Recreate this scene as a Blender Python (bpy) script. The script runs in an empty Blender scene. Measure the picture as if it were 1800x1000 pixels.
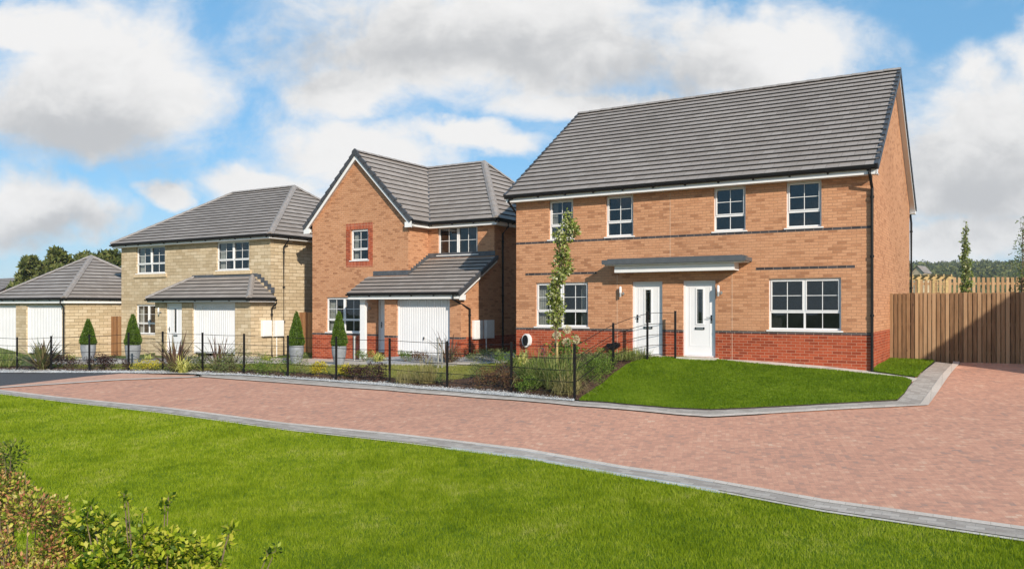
import bpy, bmesh, math, random
import numpy as np
from mathutils import Vector, Matrix
R = random.Random(7)
NR = np.random.RandomState(11)
S = bpy.context.scene
COL = S.collection
EYE = 3.4                      # camera height above world zero; measured heights below are relative to the eye
F = 1415.0; CX = 900.0; HZ = 539.0
ANG = math.radians(-31.3)
U = Vector((math.cos(ANG), math.sin(ANG), 0)); V = Vector((-math.sin(ANG), math.cos(ANG), 0))

# ---------------------------------------------------------------- terrain heights (relative to the eye)
def plane(x, y): return -3.317 + .0353*x + .0616*y
CP = [(8.89,19.9,-1.60),(5.16,22.2,-1.41),(3.4,23.2,-1.40),(2.2,22.6,-1.41),(4.0,22.5,-1.40),(3.0,21.6,-1.69),(1.45,18.6,-2.12),
      (.14,25.2,-1.72),(-.01,20.1,-2.14),(-1.74,21.6,-2.16),(-3.5,23.0,-2.16),(-5.1,23.6,-2.16),(-6.85,24.6,-2.15),(-10,26.1,-2.14),
      (-17.2,28,-2.2),(-3.2,28.0,-1.76),(-1.2,27.3,-1.78),(-5.0,29.8,-1.93),(-8.05,32.3,-2.12),(-10.5,32.1,-2.0),(-14,34.2,-2.08),(-18.6,37.6,-2.3),
      (-20.5,36.8,-2.24),(-19.6,38.6,-2.35),(-24,38,-2.26),(10.86,23.1,-1.52),(13.7,21.5,-1.51),(4.,14.5,-2.31),(8.2,16,-2.05),(10.,18.2,-1.85),
      (0,15,-2.4),(-6,20,-2.33),(-14,24,-2.34),(6,10,-2.5),(0,9,-2.75),(12,14,-2.05),(-10,14,-2.8),(1.5,30,-1.5),(15,30,-.95),(-2,38,-1.2),(-24,30,-2.35)]
CPA = np.array(CP)
def _k(d2): return np.exp(-d2/(3.2**2))
_A = _k((CPA[:,None,0]-CPA[None,:,0])**2 + (CPA[:,None,1]-CPA[None,:,1])**2) + np.eye(len(CP))*.03
_W = np.linalg.solve(_A, CPA[:,2]-plane(CPA[:,0], CPA[:,1]))
def G(x, y):
    x = np.asarray(x, float); y = np.asarray(y, float)
    yy = np.minimum(y, 46); xx = np.clip(x, -45, 45)
    d2 = (x[...,None]-CPA[:,0])**2 + (y[...,None]-CPA[:,1])**2
    g = plane(xx, yy) + (_k(d2)*_W).sum(-1)
    t = np.clip((np.hypot(x, y)-48)/60, 0, 1); t = t*t*(3-2*t)
    far = -5 + 25*np.clip((np.hypot(x, y)-200)/260, 0, 1)*(.9+.1*np.sin(np.arctan2(x, y)*9))*np.clip(np.arctan2(x, y)*3, 0, 1)
    return g*(1-t) + far*t
def gz(x, y): return float(G(x, y))
def pix(px, py, off=0.0):
    "point where the ground is seen at this place of the photograph"
    a = (px-CX)/F; b = (HZ-py)/F
    s = 3.0; prev = 3.0
    while s < 90:
        if b*s <= gz(a*s, s)+off:
            lo, hi = prev, s
            for _ in range(24):
                m = (lo+hi)/2
                if b*m <= gz(a*m, m)+off: hi = m
                else: lo = m
            return (a*hi, hi)
        prev = s; s += .25
    return (a*60, 60)

# ---------------------------------------------------------------- materials
def new_mat(name):
    m = bpy.data.materials.new(name); m.use_nodes = True
    nt = m.node_tree; nt.nodes.clear()
    out = nt.nodes.new('ShaderNodeOutputMaterial')
    p = nt.nodes.new('ShaderNodeBsdfPrincipled')
    nt.links.new(p.outputs[0], out.inputs[0])
    return m, nt, p, out
def N(nt, t, **kw):
    n = nt.nodes.new(t)
    for k, v in kw.items():
        if k.startswith('i_'):
            n.inputs[k[2:].replace('_', ' ')].default_value = v
        else: setattr(n, k, v)
    return n
def L(nt, a, b): nt.links.new(a, b)
def ramp(nt, stops, interp='LINEAR'):
    r = nt.nodes.new('ShaderNodeValToRGB'); r.color_ramp.interpolation = interp
    el = r.color_ramp.elements
    while len(el) < len(stops): el.new(.5)
    for e, (p, c) in zip(el, stops):
        e.position = p; e.color = (*c, 1) if len(c) == 3 else c
    return r
def mixc(nt, mode, fac, a, b):
    m = nt.nodes.new('ShaderNodeMix'); m.data_type = 'RGBA'; m.blend_type = mode
    for sock, v in ((m.inputs[0], fac), (m.inputs[6], a), (m.inputs[7], b)):
        if hasattr(v, 'links') or hasattr(v, 'is_linked'): nt.links.new(v, sock)
        elif isinstance(v, (int, float)): sock.default_value = v
        else: sock.default_value = (*v, 1)
    return m.outputs[2]
def mth(nt, op, a, b=None, c=None, clamp=False):
    m = nt.nodes.new('ShaderNodeMath'); m.operation = op; m.use_clamp = clamp
    for i, v in enumerate((a, b, c)):
        if v is None: continue
        if isinstance(v, (int, float)): m.inputs[i].default_value = v
        else: nt.links.new(v, m.inputs[i])
    return m.outputs[0]
def plain(name, c, rough=.5, noise=.06, scale=6, metal=0, spec=.5):
    m, nt, p, o = new_mat(name)
    tc = N(nt, 'ShaderNodeTexCoord')
    n = N(nt, 'ShaderNodeTexNoise', i_Scale=scale, i_Detail=5.0, i_Roughness=.6)
    L(nt, tc.outputs['Object'], n.inputs['Vector'])
    lo = tuple(max(0, x*(1-noise*2)) for x in c); hi = tuple(min(1, x*(1+noise*2)) for x in c)
    r = ramp(nt, [(.3, lo), (.7, hi)])
    L(nt, n.outputs['Fac'], r.inputs[0]); L(nt, r.outputs[0], p.inputs['Base Color'])
    p.inputs['Roughness'].default_value = rough; p.inputs['Metallic'].default_value = metal
    p.inputs['Specular IOR Level'].default_value = spec
    return m
def brick_mat(name, cols, mortar, bw=.225, bh=.075, ms=.006, offset=.5, patch=.5, bump=.25, pscale=.9, rough=.85, rot=0, pcol=None, jitter=1.0, smooth=.3):
    m, nt, p, o = new_mat(name)
    uv = N(nt, 'ShaderNodeUVMap')
    mp = N(nt, 'ShaderNodeMapping'); mp.inputs['Rotation'].default_value[2] = rot
    L(nt, uv.outputs[0], mp.inputs[0])
    b = N(nt, 'ShaderNodeTexBrick', offset=offset)
    b.inputs['Color1'].default_value = (0, 0, 0, 1); b.inputs['Color2'].default_value = (1, 1, 1, 1); b.inputs['Mortar'].default_value = (.5, .5, .5, 1)
    b.inputs['Scale'].default_value = 1; b.inputs['Brick Width'].default_value = bw; b.inputs['Row Height'].default_value = bh
    b.inputs['Mortar Size'].default_value = ms; b.inputs['Mortar Smooth'].default_value = smooth; b.inputs['Bias'].default_value = 0
    L(nt, mp.outputs[0], b.inputs['Vector'])
    big = N(nt, 'ShaderNodeTexNoise', i_Scale=pscale, i_Detail=3.0); L(nt, mp.outputs[0], big.inputs['Vector'])
    # cell value of each brick pushed by large scale variation so that darker bricks gather in loose patches
    sh = mth(nt, 'MULTIPLY', mth(nt, 'SUBTRACT', big.outputs['Fac'], .5), patch)
    val = mth(nt, 'ADD', b.outputs['Color'], sh, clamp=True)
    r = ramp(nt, cols); L(nt, val, r.inputs[0])
    fine = N(nt, 'ShaderNodeTexNoise', i_Scale=26.0, i_Detail=6.0, i_Roughness=.7); L(nt, mp.outputs[0], fine.inputs['Vector'])
    fr = ramp(nt, [(.25, (.78,)*3), (.75, (1.15,)*3)]); L(nt, fine.outputs['Fac'], fr.inputs[0])
    c = mixc(nt, 'MULTIPLY', 1.0, r.outputs[0], fr.outputs[0])
    # weather streaks
    st = N(nt, 'ShaderNodeTexNoise', i_Scale=.35, i_Detail=6.0); L(nt, uv.outputs[0], st.inputs['Vector'])
    sr = ramp(nt, [(.3, (.88,)*3), (.7, (1.08,)*3)]); L(nt, st.outputs['Fac'], sr.inputs[0])
    c = mixc(nt, 'MULTIPLY', 1.0, c, sr.outputs[0])
    c = mixc(nt, 'MIX', b.outputs['Fac'], c, mortar)
    L(nt, c, p.inputs['Base Color'])
    p.inputs['Roughness'].default_value = rough; p.inputs['Specular IOR Level'].default_value = .1
    bp = N(nt, 'ShaderNodeBump', i_Strength=bump, i_Distance=.01)
    h = mth(nt, 'SUBTRACT', mth(nt, 'MULTIPLY', fine.outputs['Fac'], .5), b.outputs['Fac'])
    L(nt, h, bp.inputs['Height']); L(nt, bp.outputs[0], p.inputs['Normal'])
    return m
def leaf_mat(name, cols, rough=.5, trans=.35):
    m, nt, p, o = new_mat(name)
    g = N(nt, 'ShaderNodeNewGeometry')
    n = len(cols)
    r = ramp(nt, [(i/(n-1) if n > 1 else 0, c) for i, c in enumerate(cols)])
    tc = N(nt, 'ShaderNodeTexCoord'); no = N(nt, 'ShaderNodeTexNoise', i_Scale=2.2, i_Detail=2.0)
    L(nt, tc.outputs['Object'], no.inputs['Vector'])
    v = mth(nt, 'ADD', g.outputs['Random Per Island'], mth(nt, 'MULTIPLY', mth(nt, 'SUBTRACT', no.outputs['Fac'], .5), .9), clamp=True)
    L(nt, v, r.inputs[0])
    L(nt, r.outputs[0], p.inputs['Base Color']); p.inputs['Roughness'].default_value = rough
    p.inputs['Specular IOR Level'].default_value = .3
    tr = N(nt, 'ShaderNodeBsdfTranslucent'); L(nt, r.outputs[0], tr.inputs[0])
    mx = N(nt, 'ShaderNodeMixShader'); mx.inputs[0].default_value = trans
    L(nt, p.outputs[0], mx.inputs[1]); L(nt, tr.outputs[0], mx.inputs[2]); L(nt, mx.outputs[0], o.inputs[0])
    return m
MT = {}
MT['buff'] = brick_mat('orange_buff_brick', [(0, (.37,.175,.092)), (.15, (.455,.222,.118)), (.35, (.535,.27,.145)), (1, (.58,.305,.17))], (.38,.205,.12), patch=.45, pscale=1.8, ms=.007, bump=.6)
MT['red'] = brick_mat('red_brick', [(0, (.23,.045,.022)), (.4, (.33,.065,.028)), (1, (.41,.092,.042))], (.42,.23,.15), ms=.006, patch=.3)
MT['blue'] = brick_mat('charcoal_brick', [(0, (.035,.033,.036)), (1, (.075,.07,.075))], (.3,.22,.17), ms=.007, patch=.2, bh=.0745)
MT['soldier'] = brick_mat('red_soldier_brick', [(0, (.30,.06,.03)), (1, (.46,.11,.05))], (.50,.32,.22), bw=.075, bh=.225, offset=0, patch=.3)
MT['stone'] = brick_mat('buff_stone', [(0, (.47,.365,.23)), (.5, (.55,.435,.285)), (1, (.62,.51,.355))], (.17,.12,.07), bw=.41, bh=.143, ms=.007, patch=.4, bump=.9, pscale=2.0, smooth=.6)  # joint tone darkened to carry the shadow between stone courses
MT['tile'] = brick_mat('grey_roof_tile', [(0, (.285,.248,.222)), (.5, (.315,.275,.248)), (1, (.345,.305,.277))], (.19,.168,.152), bw=.30, bh=.305, ms=.007, patch=.08, bump=.2, rough=.6)
MT['tile_edge_shade'] = plain('tile_butt_edge_shade', (.022,.021,.022), .8)  # near-black: dark cut edge plus the shadow line under each course, painted in
MT['ridge'] = plain('ridge_tile_concrete', (.275,.245,.226), .7, .12, 9)
MT['verge'] = plain('dark_verge_cap', (.055,.055,.06), .5)
MT['white'] = plain('white_pvc', (.76,.76,.76), .35, .015, 3)
MT['door'] = plain('white_door_skin', (.77,.77,.78), .38, .01, 3)
MT['stonesill'] = plain('smooth_stone_sill', (.56,.43,.27), .8, .08, 9)
MT['lead'] = plain('lead_flashing', (.075,.08,.09), .5, .15, 6)
MT['black'] = plain('black_pvc', (.008,.008,.0085), .5, .05, spec=.25)
MT['iron'] = plain('black_painted_iron', (.008,.0075,.0075), .5, .1, 20, spec=.25)
MT['steel'] = plain('brushed_steel', (.55,.54,.52), .35, .05, 20, metal=.9)
MT['canopy'] = plain('grey_glassfibre', (.085,.092,.10), .45, .06)
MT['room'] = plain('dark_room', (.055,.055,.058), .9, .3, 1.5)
MT['curtain'] = plain('pale_curtain', (.62,.60,.56), .9, .1)
MT['lampglass'] = plain('opal_lamp_glass', (.85,.86,.88), .2, .0)
MT['meter'] = plain('meter_box_white', (.78,.78,.77), .4, .02)
MT['joint'] = plain('sealant', (.55,.40,.29), .8, .05)
MT['concrete'] = plain('pale_concrete', (.55,.50,.43), .85, .12, 5)
MT['pot'] = plain('grey_planter', (.22,.235,.255), .6, .12, 7)
MT['soil'] = plain('soil', (.03,.022,.015), .95, .3, 20)
MT['bark'] = plain('tree_bark', (.16,.115,.075), .9, .2, 20)
MT['timber_new'] = plain('new_pale_timber', (.46,.32,.14), .8, .15, 12)
def glass_mat():
    m = bpy.data.materials.new('window_glass'); m.use_nodes = True; nt = m.node_tree; nt.nodes.clear()
    o = nt.nodes.new('ShaderNodeOutputMaterial'); t = N(nt, 'ShaderNodeBsdfTransparent'); t.inputs[0].default_value = (.55,.58,.58,1)
    g = N(nt, 'ShaderNodeBsdfGlossy'); g.inputs['Roughness'].default_value = .01; g.inputs[0].default_value = (.95,.93,.92,1)
    f = N(nt, 'ShaderNodeLayerWeight'); f.inputs[0].default_value = .5
    fac = mth(nt, 'MULTIPLY_ADD', mth(nt, 'POWER', f.outputs['Facing'], 4.0), .85, .075, clamp=True)
    tc = N(nt, 'ShaderNodeTexCoord'); no = N(nt, 'ShaderNodeTexNoise', i_Scale=1.3, i_Detail=1.0); L(nt, tc.outputs['Object'], no.inputs['Vector'])
    bp = N(nt, 'ShaderNodeBump', i_Strength=.12, i_Distance=.05); L(nt, no.outputs['Fac'], bp.inputs['Height']); L(nt, bp.outputs[0], g.inputs['Normal'])
    mx = N(nt, 'ShaderNodeMixShader'); L(nt, fac, mx.inputs[0]); L(nt, t.outputs[0], mx.inputs[1]); L(nt, g.outputs[0], mx.inputs[2]); L(nt, mx.outputs[0], o.inputs[0])
    return m
MT['glass'] = glass_mat()
def garage_mat():
    m, nt, p, o = new_mat('white_ribbed_steel')
    p.inputs['Base Color'].default_value = (.80,.80,.81,1); p.inputs['Roughness'].default_value = .4
    tc = N(nt, 'ShaderNodeTexCoord'); n = N(nt, 'ShaderNodeTexNoise', i_Scale=1.5); L(nt, tc.outputs['Object'], n.inputs['Vector'])
    r = ramp(nt, [(.3, (.67,.67,.68)), (.7, (.72,.72,.73))]); L(nt, n.outputs['Fac'], r.inputs[0]); L(nt, r.outputs[0], p.inputs['Base Color'])
    return m
MT['gdoor'] = garage_mat()
def wood_mat(name, cols, knots=True):
    m, nt, p, o = new_mat(name)
    g = N(nt, 'ShaderNodeNewGeometry'); tc = N(nt, 'ShaderNodeTexCoord')
    mp = N(nt, 'ShaderNodeMapping'); mp.inputs['Scale'].default_value = (9, 9, .8)
    L(nt, tc.outputs['Object'], mp.inputs[0])
    off = N(nt, 'ShaderNodeVectorMath', operation='ADD'); L(nt, mp.outputs[0], off.inputs[0])
    cmb = N(nt, 'ShaderNodeCombineXYZ'); L(nt, mth(nt, 'MULTIPLY', g.outputs['Random Per Island'], 50), cmb.inputs[2]); L(nt, cmb.outputs[0], off.inputs[1])
    n = N(nt, 'ShaderNodeTexNoise', i_Scale=2.0, i_Detail=8.0, i_Roughness=.65); L(nt, off.outputs[0], n.inputs['Vector'])
    v = mth(nt, 'ADD', mth(nt, 'MULTIPLY', n.outputs['Fac'], .8), mth(nt, 'MULTIPLY_ADD', g.outputs['Random Per Island'], .6, -.10))
    r = ramp(nt, [(.25, cols[0]), (.55, cols[1]), (.85, cols[2])]); L(nt, v, r.inputs[0])
    vo = N(nt, 'ShaderNodeTexVoronoi', i_Scale=1.2)
    mp2 = N(nt, 'ShaderNodeMapping'); mp2.inputs['Scale'].default_value = (3, 3, 1.6); L(nt, tc.outputs['Object'], mp2.inputs[0])
    off2 = N(nt, 'ShaderNodeVectorMath', operation='ADD'); L(nt, mp2.outputs[0], off2.inputs[0]); L(nt, cmb.outputs[0], off2.inputs[1]); L(nt, off2.outputs[0], vo.inputs['Vector'])
    kr = ramp(nt, [(.04, (.25,.2,.16)), (.10, (1,1,1))]); L(nt, vo.outputs['Distance'], kr.inputs[0])
    c = mixc(nt, 'MULTIPLY', .8, r.outputs[0], kr.outputs[0])
    L(nt, c, p.inputs['Base Color']); p.inputs['Roughness'].default_value = .85
    return m
MT['fence'] = wood_mat('weathered_fence_wood', [(.10,.05,.022), (.255,.145,.068), (.40,.255,.14)])
MT['gatewood'] = wood_mat('warm_gate_wood', [(.16,.07,.028), (.27,.13,.05), (.34,.18,.08)])
MT['backwood'] = wood_mat('pale_back_fence_wood', [(.24,.13,.06), (.36,.21,.10), (.45,.28,.15)])
def grass_ground(name, a, b, c, scale=1.0):
    m, nt, p, o = new_mat(name)
    tc = N(nt, 'ShaderNodeTexCoord')
    n1 = N(nt, 'ShaderNodeTexNoise', i_Scale=.55*scale, i_Detail=4.0); L(nt, tc.outputs['Object'], n1.inputs['Vector'])
    n2 = N(nt, 'ShaderNodeTexNoise', i_Scale=30.0, i_Detail=6.0, i_Roughness=.75); L(nt, tc.outputs['Object'], n2.inputs['Vector'])
    v = mth(nt, 'ADD', mth(nt, 'MULTIPLY', n1.outputs['Fac'], .5), mth(nt, 'MULTIPLY', n2.outputs['Fac'], .5))
    r = ramp(nt, [(.35, a), (.5, b), (.65, c)]); L(nt, v, r.inputs[0]); L(nt, r.outputs[0], p.inputs['Base Color'])
    p.inputs['Roughness'].default_value = .9; p.inputs['Specular IOR Level'].default_value = .1
    bp = N(nt, 'ShaderNodeBump', i_Strength=.8, i_Distance=.03); L(nt, n2.outputs['Fac'], bp.inputs['Height']); L(nt, bp.outputs[0], p.inputs['Normal'])
    return m
def blade_mat(name, cols):
    m, nt, p, o = new_mat(name)
    g = N(nt, 'ShaderNodeNewGeometry'); tc = N(nt, 'ShaderNodeTexCoord')
    mp = N(nt, 'ShaderNodeMapping'); mp.inputs['Scale'].default_value = (1, 1, 0); L(nt, tc.outputs['Object'], mp.inputs[0])
    n1 = N(nt, 'ShaderNodeTexNoise', i_Scale=.8, i_Detail=5.0, i_Roughness=.6); L(nt, mp.outputs[0], n1.inputs['Vector'])
    n2 = N(nt, 'ShaderNodeTexNoise', i_Scale=4.5, i_Detail=4.0, i_Roughness=.7); L(nt, mp.outputs[0], n2.inputs['Vector'])
    v = mth(nt, 'ADD', mth(nt, 'MULTIPLY', g.outputs['Random Per Island'], .5), mth(nt, 'MULTIPLY_ADD', n1.outputs['Fac'], 1.4, -.70))
    v = mth(nt, 'ADD', v, mth(nt, 'MULTIPLY_ADD', n2.outputs['Fac'], 1.3, -.42), clamp=True)
    r = ramp(nt, [(i/(len(cols)-1), c) for i, c in enumerate(cols)]); L(nt, v, r.inputs[0]); L(nt, r.outputs[0], p.inputs['Base Color'])
    p.inputs['Roughness'].default_value = .6; p.inputs['Specular IOR Level'].default_value = .2
    tr = N(nt, 'ShaderNodeBsdfTranslucent'); L(nt, r.outputs[0], tr.inputs[0])
    mx = N(nt, 'ShaderNodeMixShader'); mx.inputs[0].default_value = .35
    L(nt, p.outputs[0], mx.inputs[1]); L(nt, tr.outputs[0], mx.inputs[2]); L(nt, mx.outputs[0], o.inputs[0])
    return m
def chip_mat(name, cols, scale, bump=.9, detail=0.0):
    m, nt, p, o = new_mat(name)
    tc = N(nt, 'ShaderNodeTexCoord')
    v = N(nt, 'ShaderNodeTexVoronoi', i_Scale=scale); L(nt, tc.outputs['Object'], v.inputs['Vector'])
    sep = N(nt, 'ShaderNodeSeparateColor'); L(nt, v.outputs['Color'], sep.inputs[0])
    r = ramp(nt, [(i/(len(cols)-1), c) for i, c in enumerate(cols)]); L(nt, sep.outputs[0], r.inputs[0])
    L(nt, r.outputs[0], p.inputs['Base Color']); p.inputs['Roughness'].default_value = .9
    bp = N(nt, 'ShaderNodeBump', i_Strength=bump, i_Distance=.02); bp.invert = True
    L(nt, v.outputs['Distance'], bp.inputs['Height']); L(nt, bp.outputs[0], p.inputs['Normal'])
    return m
MT['lawn_ground'] = grass_ground('lawn_turf', (.07,.12,.008), (.10,.17,.012), (.14,.21,.02))
MT['far_ground'] = grass_ground('rough_grass', (.06,.09,.02), (.09,.12,.03), (.13,.15,.05), .3)
MT['dry_lawn'] = grass_ground('pale_lawn', (.16,.17,.04), (.22,.22,.06), (.30,.27,.10), 2)
MT['blade_near'] = blade_mat('near_grass_blades', [(.11,.175,.003), (.19,.27,.004), (.27,.355,.008), (.34,.40,.03), (.46,.46,.12)])
MT['blade_far'] = blade_mat('mound_grass_blades', [(.085,.155,.003), (.13,.22,.005), (.18,.275,.008), (.25,.34,.03)])
MT['blade_dry'] = blade_mat('pale_grass_blades', [(.16,.19,.03), (.24,.25,.05), (.34,.31,.10)])
def paver_mat(name, cols, joint):
    m, nt, p, o = new_mat(name); uv = N(nt, 'ShaderNodeUVMap'); vals = []; facs = []
    for rot in (.25, .25+math.pi/2):
        mp = N(nt, 'ShaderNodeMapping'); mp.inputs['Rotation'].default_value[2] = rot; L(nt, uv.outputs[0], mp.inputs[0])
        b = N(nt, 'ShaderNodeTexBrick', offset=.5)
        b.inputs['Color1'].default_value = (0,0,0,1); b.inputs['Color2'].default_value = (1,1,1,1); b.inputs['Mortar'].default_value = (.5,.5,.5,1)
        b.inputs['Scale'].default_value = 1; b.inputs['Brick Width'].default_value = .14; b.inputs['Row Height'].default_value = .07; b.inputs['Mortar Size'].default_value = .003; b.inputs['Mortar Smooth'].default_value = .5; b.inputs['Bias'].default_value = 0
        L(nt, mp.outputs[0], b.inputs['Vector']); vals.append(b.outputs['Color']); facs.append(b.outputs['Fac'])
    big = N(nt, 'ShaderNodeTexNoise', i_Scale=.9, i_Detail=5.0, i_Roughness=.65); L(nt, uv.outputs[0], big.inputs['Vector'])
    med = N(nt, 'ShaderNodeTexNoise', i_Scale=5.0, i_Detail=5.0, i_Roughness=.7); L(nt, uv.outputs[0], med.inputs['Vector'])
    v = mth(nt, 'MULTIPLY_ADD', vals[0], .36, mth(nt, 'MULTIPLY_ADD', vals[1], .36, .06))
    v = mth(nt, 'ADD', v, mth(nt, 'MULTIPLY_ADD', big.outputs['Fac'], .8, -.40)); v = mth(nt, 'ADD', v, mth(nt, 'MULTIPLY_ADD', med.outputs['Fac'], .7, -.27), clamp=True)
    r = ramp(nt, cols); L(nt, v, r.inputs[0])
    fine = N(nt, 'ShaderNodeTexNoise', i_Scale=40.0, i_Detail=4.0, i_Roughness=.7); L(nt, uv.outputs[0], fine.inputs['Vector'])
    fr_ = ramp(nt, [(.25, (.85,)*3), (.75, (1.12,)*3)]); L(nt, fine.outputs['Fac'], fr_.inputs[0])
    c = mixc(nt, 'MULTIPLY', 1.0, r.outputs[0], fr_.outputs[0])
    c = mixc(nt, 'MIX', mth(nt, 'MULTIPLY', mth(nt, 'MAXIMUM', facs[0], facs[1]), .5), c, joint)
    L(nt, c, p.inputs['Base Color']); p.inputs['Roughness'].default_value = .9; p.inputs['Specular IOR Level'].default_value = .08
    bp = N(nt, 'ShaderNodeBump', i_Strength=.3, i_Distance=.008); L(nt, mth(nt, 'SUBTRACT', fine.outputs['Fac'], mth(nt, 'MAXIMUM', facs[0], facs[1])), bp.inputs['Height']); L(nt, bp.outputs[0], p.inputs['Normal'])
    return m
MT['paver'] = paver_mat('red_block_paving', [(0, (.34,.24,.20)), (.25, (.48,.26,.185)), (.5, (.59,.30,.205)), (.75, (.64,.345,.235)), (1, (.68,.47,.34))], (.42,.26,.19))
MT['paver2'] = paver_mat('pink_block_paving', [(0, (.44,.28,.21)), (.5, (.60,.34,.245)), (1, (.66,.41,.30))], (.4,.26,.2))
MT['charcoal'] = brick_mat('charcoal_block_paving', [(0, (.35,.30,.26)), (.5, (.43,.375,.325)), (1, (.51,.45,.395))], (.31,.28,.25), bw=.2, bh=.1, ms=.005, patch=.5, bump=.3, rot=.55)
MT['edging'] = brick_mat('buff_edging_block', [(0, (.56,.48,.41)), (1, (.66,.57,.49))], (.4,.34,.28), bw=.2, bh=5, ms=.004, offset=0, patch=.3, rot=.5)
MT['asphalt'] = chip_mat('asphalt', [(.045,.043,.045), (.065,.062,.065), (.09,.086,.088)], 60, .4)
MT['gravel'] = chip_mat('pale_gravel', [(.27,.265,.26), (.48,.475,.465), (.66,.65,.635)], 28)
MT['bluegravel'] = chip_mat('grey_blue_gravel', [(.22,.22,.225), (.36,.355,.355), (.50,.49,.48)], 30)
MT['mulch'] = chip_mat('bark_mulch', [(.02,.010,.006), (.055,.026,.014), (.10,.05,.028), (.16,.09,.055)], 22)
MT['path'] = brick_mat('pale_slab_path', [(0, (.44,.39,.335)), (1, (.56,.50,.43))], (.3,.26,.22), bw=.6, bh=.6, ms=.008, patch=.3)

# ---------------------------------------------------------------- mesh building
class MB:
    def __init__(s): s.v = []; s.f = []; s.uv = []; s.m = []; s.mats = []
    def mi(s, mat):
        if mat not in s.mats: s.mats.append(mat)
        return s.mats.index(mat)
    def poly(s, pts, mat, uv=None):
        i = len(s.v); s.v += [tuple(p) for p in pts]; s.f.append(list(range(i, i+len(pts)))); s.m.append(s.mi(mat))
        if uv is None:
            n = Vector((0,0,0))
            for k in range(len(pts)):
                a = Vector(pts[k]); b = Vector(pts[(k+1) % len(pts)]); n += a.cross(b)
            ax = max(range(3), key=lambda q: abs(n[q]))
            if ax == 2: uv = [(p[0], p[1]) for p in pts]
            elif ax == 1: uv = [(p[0], p[2]) for p in pts]
            else: uv = [(p[1], p[2]) for p in pts]
        s.uv += uv
    def hexa(s, c, mat):
        "c: 8 corners, bottom ring then top ring, counter clockwise seen from above"
        for q in ((3,2,1,0), (4,5,6,7), (0,1,5,4), (1,2,6,5), (2,3,7,6), (3,0,4,7)): s.poly([c[k] for k in q], mat)
    def box(s, x0, x1, y0, y1, z0, z1, mat):
        s.hexa([(x0,y0,z0),(x1,y0,z0),(x1,y1,z0),(x0,y1,z0),(x0,y0,z1),(x1,y0,z1),(x1,y1,z1),(x0,y1,z1)], mat)
    def prism(s, poly, d, mat):
        "poly: 3D points in one plane, d: extrusion vector"
        q = [tuple(Vector(p)+Vector(d)) for p in poly]; n = len(poly)
        nn = Vector((0,0,0))
        for k in range(n): nn += Vector(poly[k]).cross(Vector(poly[(k+1) % n]))
        flip = nn.dot(Vector(d)) > 0
        a = list(poly); b = q
        s.poly(a[::-1] if flip else a, mat); s.poly(b if flip else b[::-1], mat)
        for k in range(n):
            k2 = (k+1) % n; quad = [a[k], a[k2], b[k2], b[k]]
            s.poly(quad if flip else quad[::-1], mat)
    def bar(s, p, q, w, h, mat, up=(0,0,1)):
        p = Vector(p); q = Vector(q); d = (q-p).normalized(); up = Vector(up)
        sd = d.cross(up)
        if sd.length < 1e-4: sd = d.cross(Vector((1,0,0)))
        sd.normalize(); u2 = sd.cross(d)
        c = []
        for e in (p, q):
            c.append([e-sd*w/2-u2*h/2, e+sd*w/2-u2*h/2, e+sd*w/2+u2*h/2, e-sd*w/2+u2*h/2])
        a, b = c
        s.poly(a, mat); s.poly(b[::-1], mat)
        for k in range(4):
            k2 = (k+1) % 4; s.poly([a[k2], a[k], b[k], b[k2]], mat)
    def tube(s, path, r, mat, n=8, radii=None, cap=True):
        rings = []
        P = [Vector(p) for p in path]
        for i, p in enumerate(P):
            d = (P[min(i+1, len(P)-1)]-P[max(i-1, 0)]).normalized()
            a = d.cross(Vector((0,0,1)))
            if a.length < .05: a = d.cross(Vector((1,0,0)))
            a.normalize(); b = a.cross(d); rr = radii[i] if radii else r
            rings.append([p + (a*math.cos(t)+b*math.sin(t))*rr for t in [2*math.pi*k/n for k in range(n)]])
        for i in range(len(rings)-1):
            for k in range(n):
                k2 = (k+1) % n
                s.poly([rings[i][k], rings[i][k2], rings[i+1][k2], rings[i+1][k]], mat)
        if cap: s.poly(rings[0][::-1], mat); s.poly(rings[-1], mat)
    def lathe(s, c, prof, mat, n=20):
        rings = [[(c[0]+r*math.cos(2*math.pi*k/n), c[1]+r*math.sin(2*math.pi*k/n), c[2]+z) for k in range(n)] for r, z in prof]
        for i in range(len(rings)-1):
            for k in range(n):
                k2 = (k+1) % n; s.poly([rings[i][k], rings[i][k2], rings[i+1][k2], rings[i+1][k]], mat)
    def build(s, name, parent=None, loc=None, rot=0, smooth=False, xf=None):
        me = bpy.data.meshes.new(name)
        vs = [tuple(xf(p)) for p in s.v] if xf else s.v
        me.from_pydata(vs, [], s.f)
        uvl = me.uv_layers.new(name='UVMap'); uvl.data.foreach_set('uv', [c for t in s.uv for c in t])
        for m in s.mats: me.materials.append(MT[m] if isinstance(m, str) else m)
        me.polygons.foreach_set('material_index', s.m)
        if smooth: me.polygons.foreach_set('use_smooth', [True]*len(s.f))
        if smooth:
            bm = bmesh.new(); bm.from_mesh(me); bmesh.ops.remove_doubles(bm, verts=bm.verts, dist=1e-5)
            for e in bm.edges:
                if len(e.link_faces) == 2 and e.calc_face_angle(0) > math.radians(50): e.smooth = False
            bm.to_mesh(me); bm.free()
        me.update()
        o = bpy.data.objects.new(name, me); COL.objects.link(o)
        if parent: o.parent = parent
        if loc: o.location = loc
        if rot: o.rotation_euler[2] = rot
        return o
def tag(o, label, cat, group=None, kind=None):
    if label: o['label'] = label
    if cat: o['category'] = cat
    if group: o['group'] = group
    if kind: o['kind'] = kind
    return o
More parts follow.
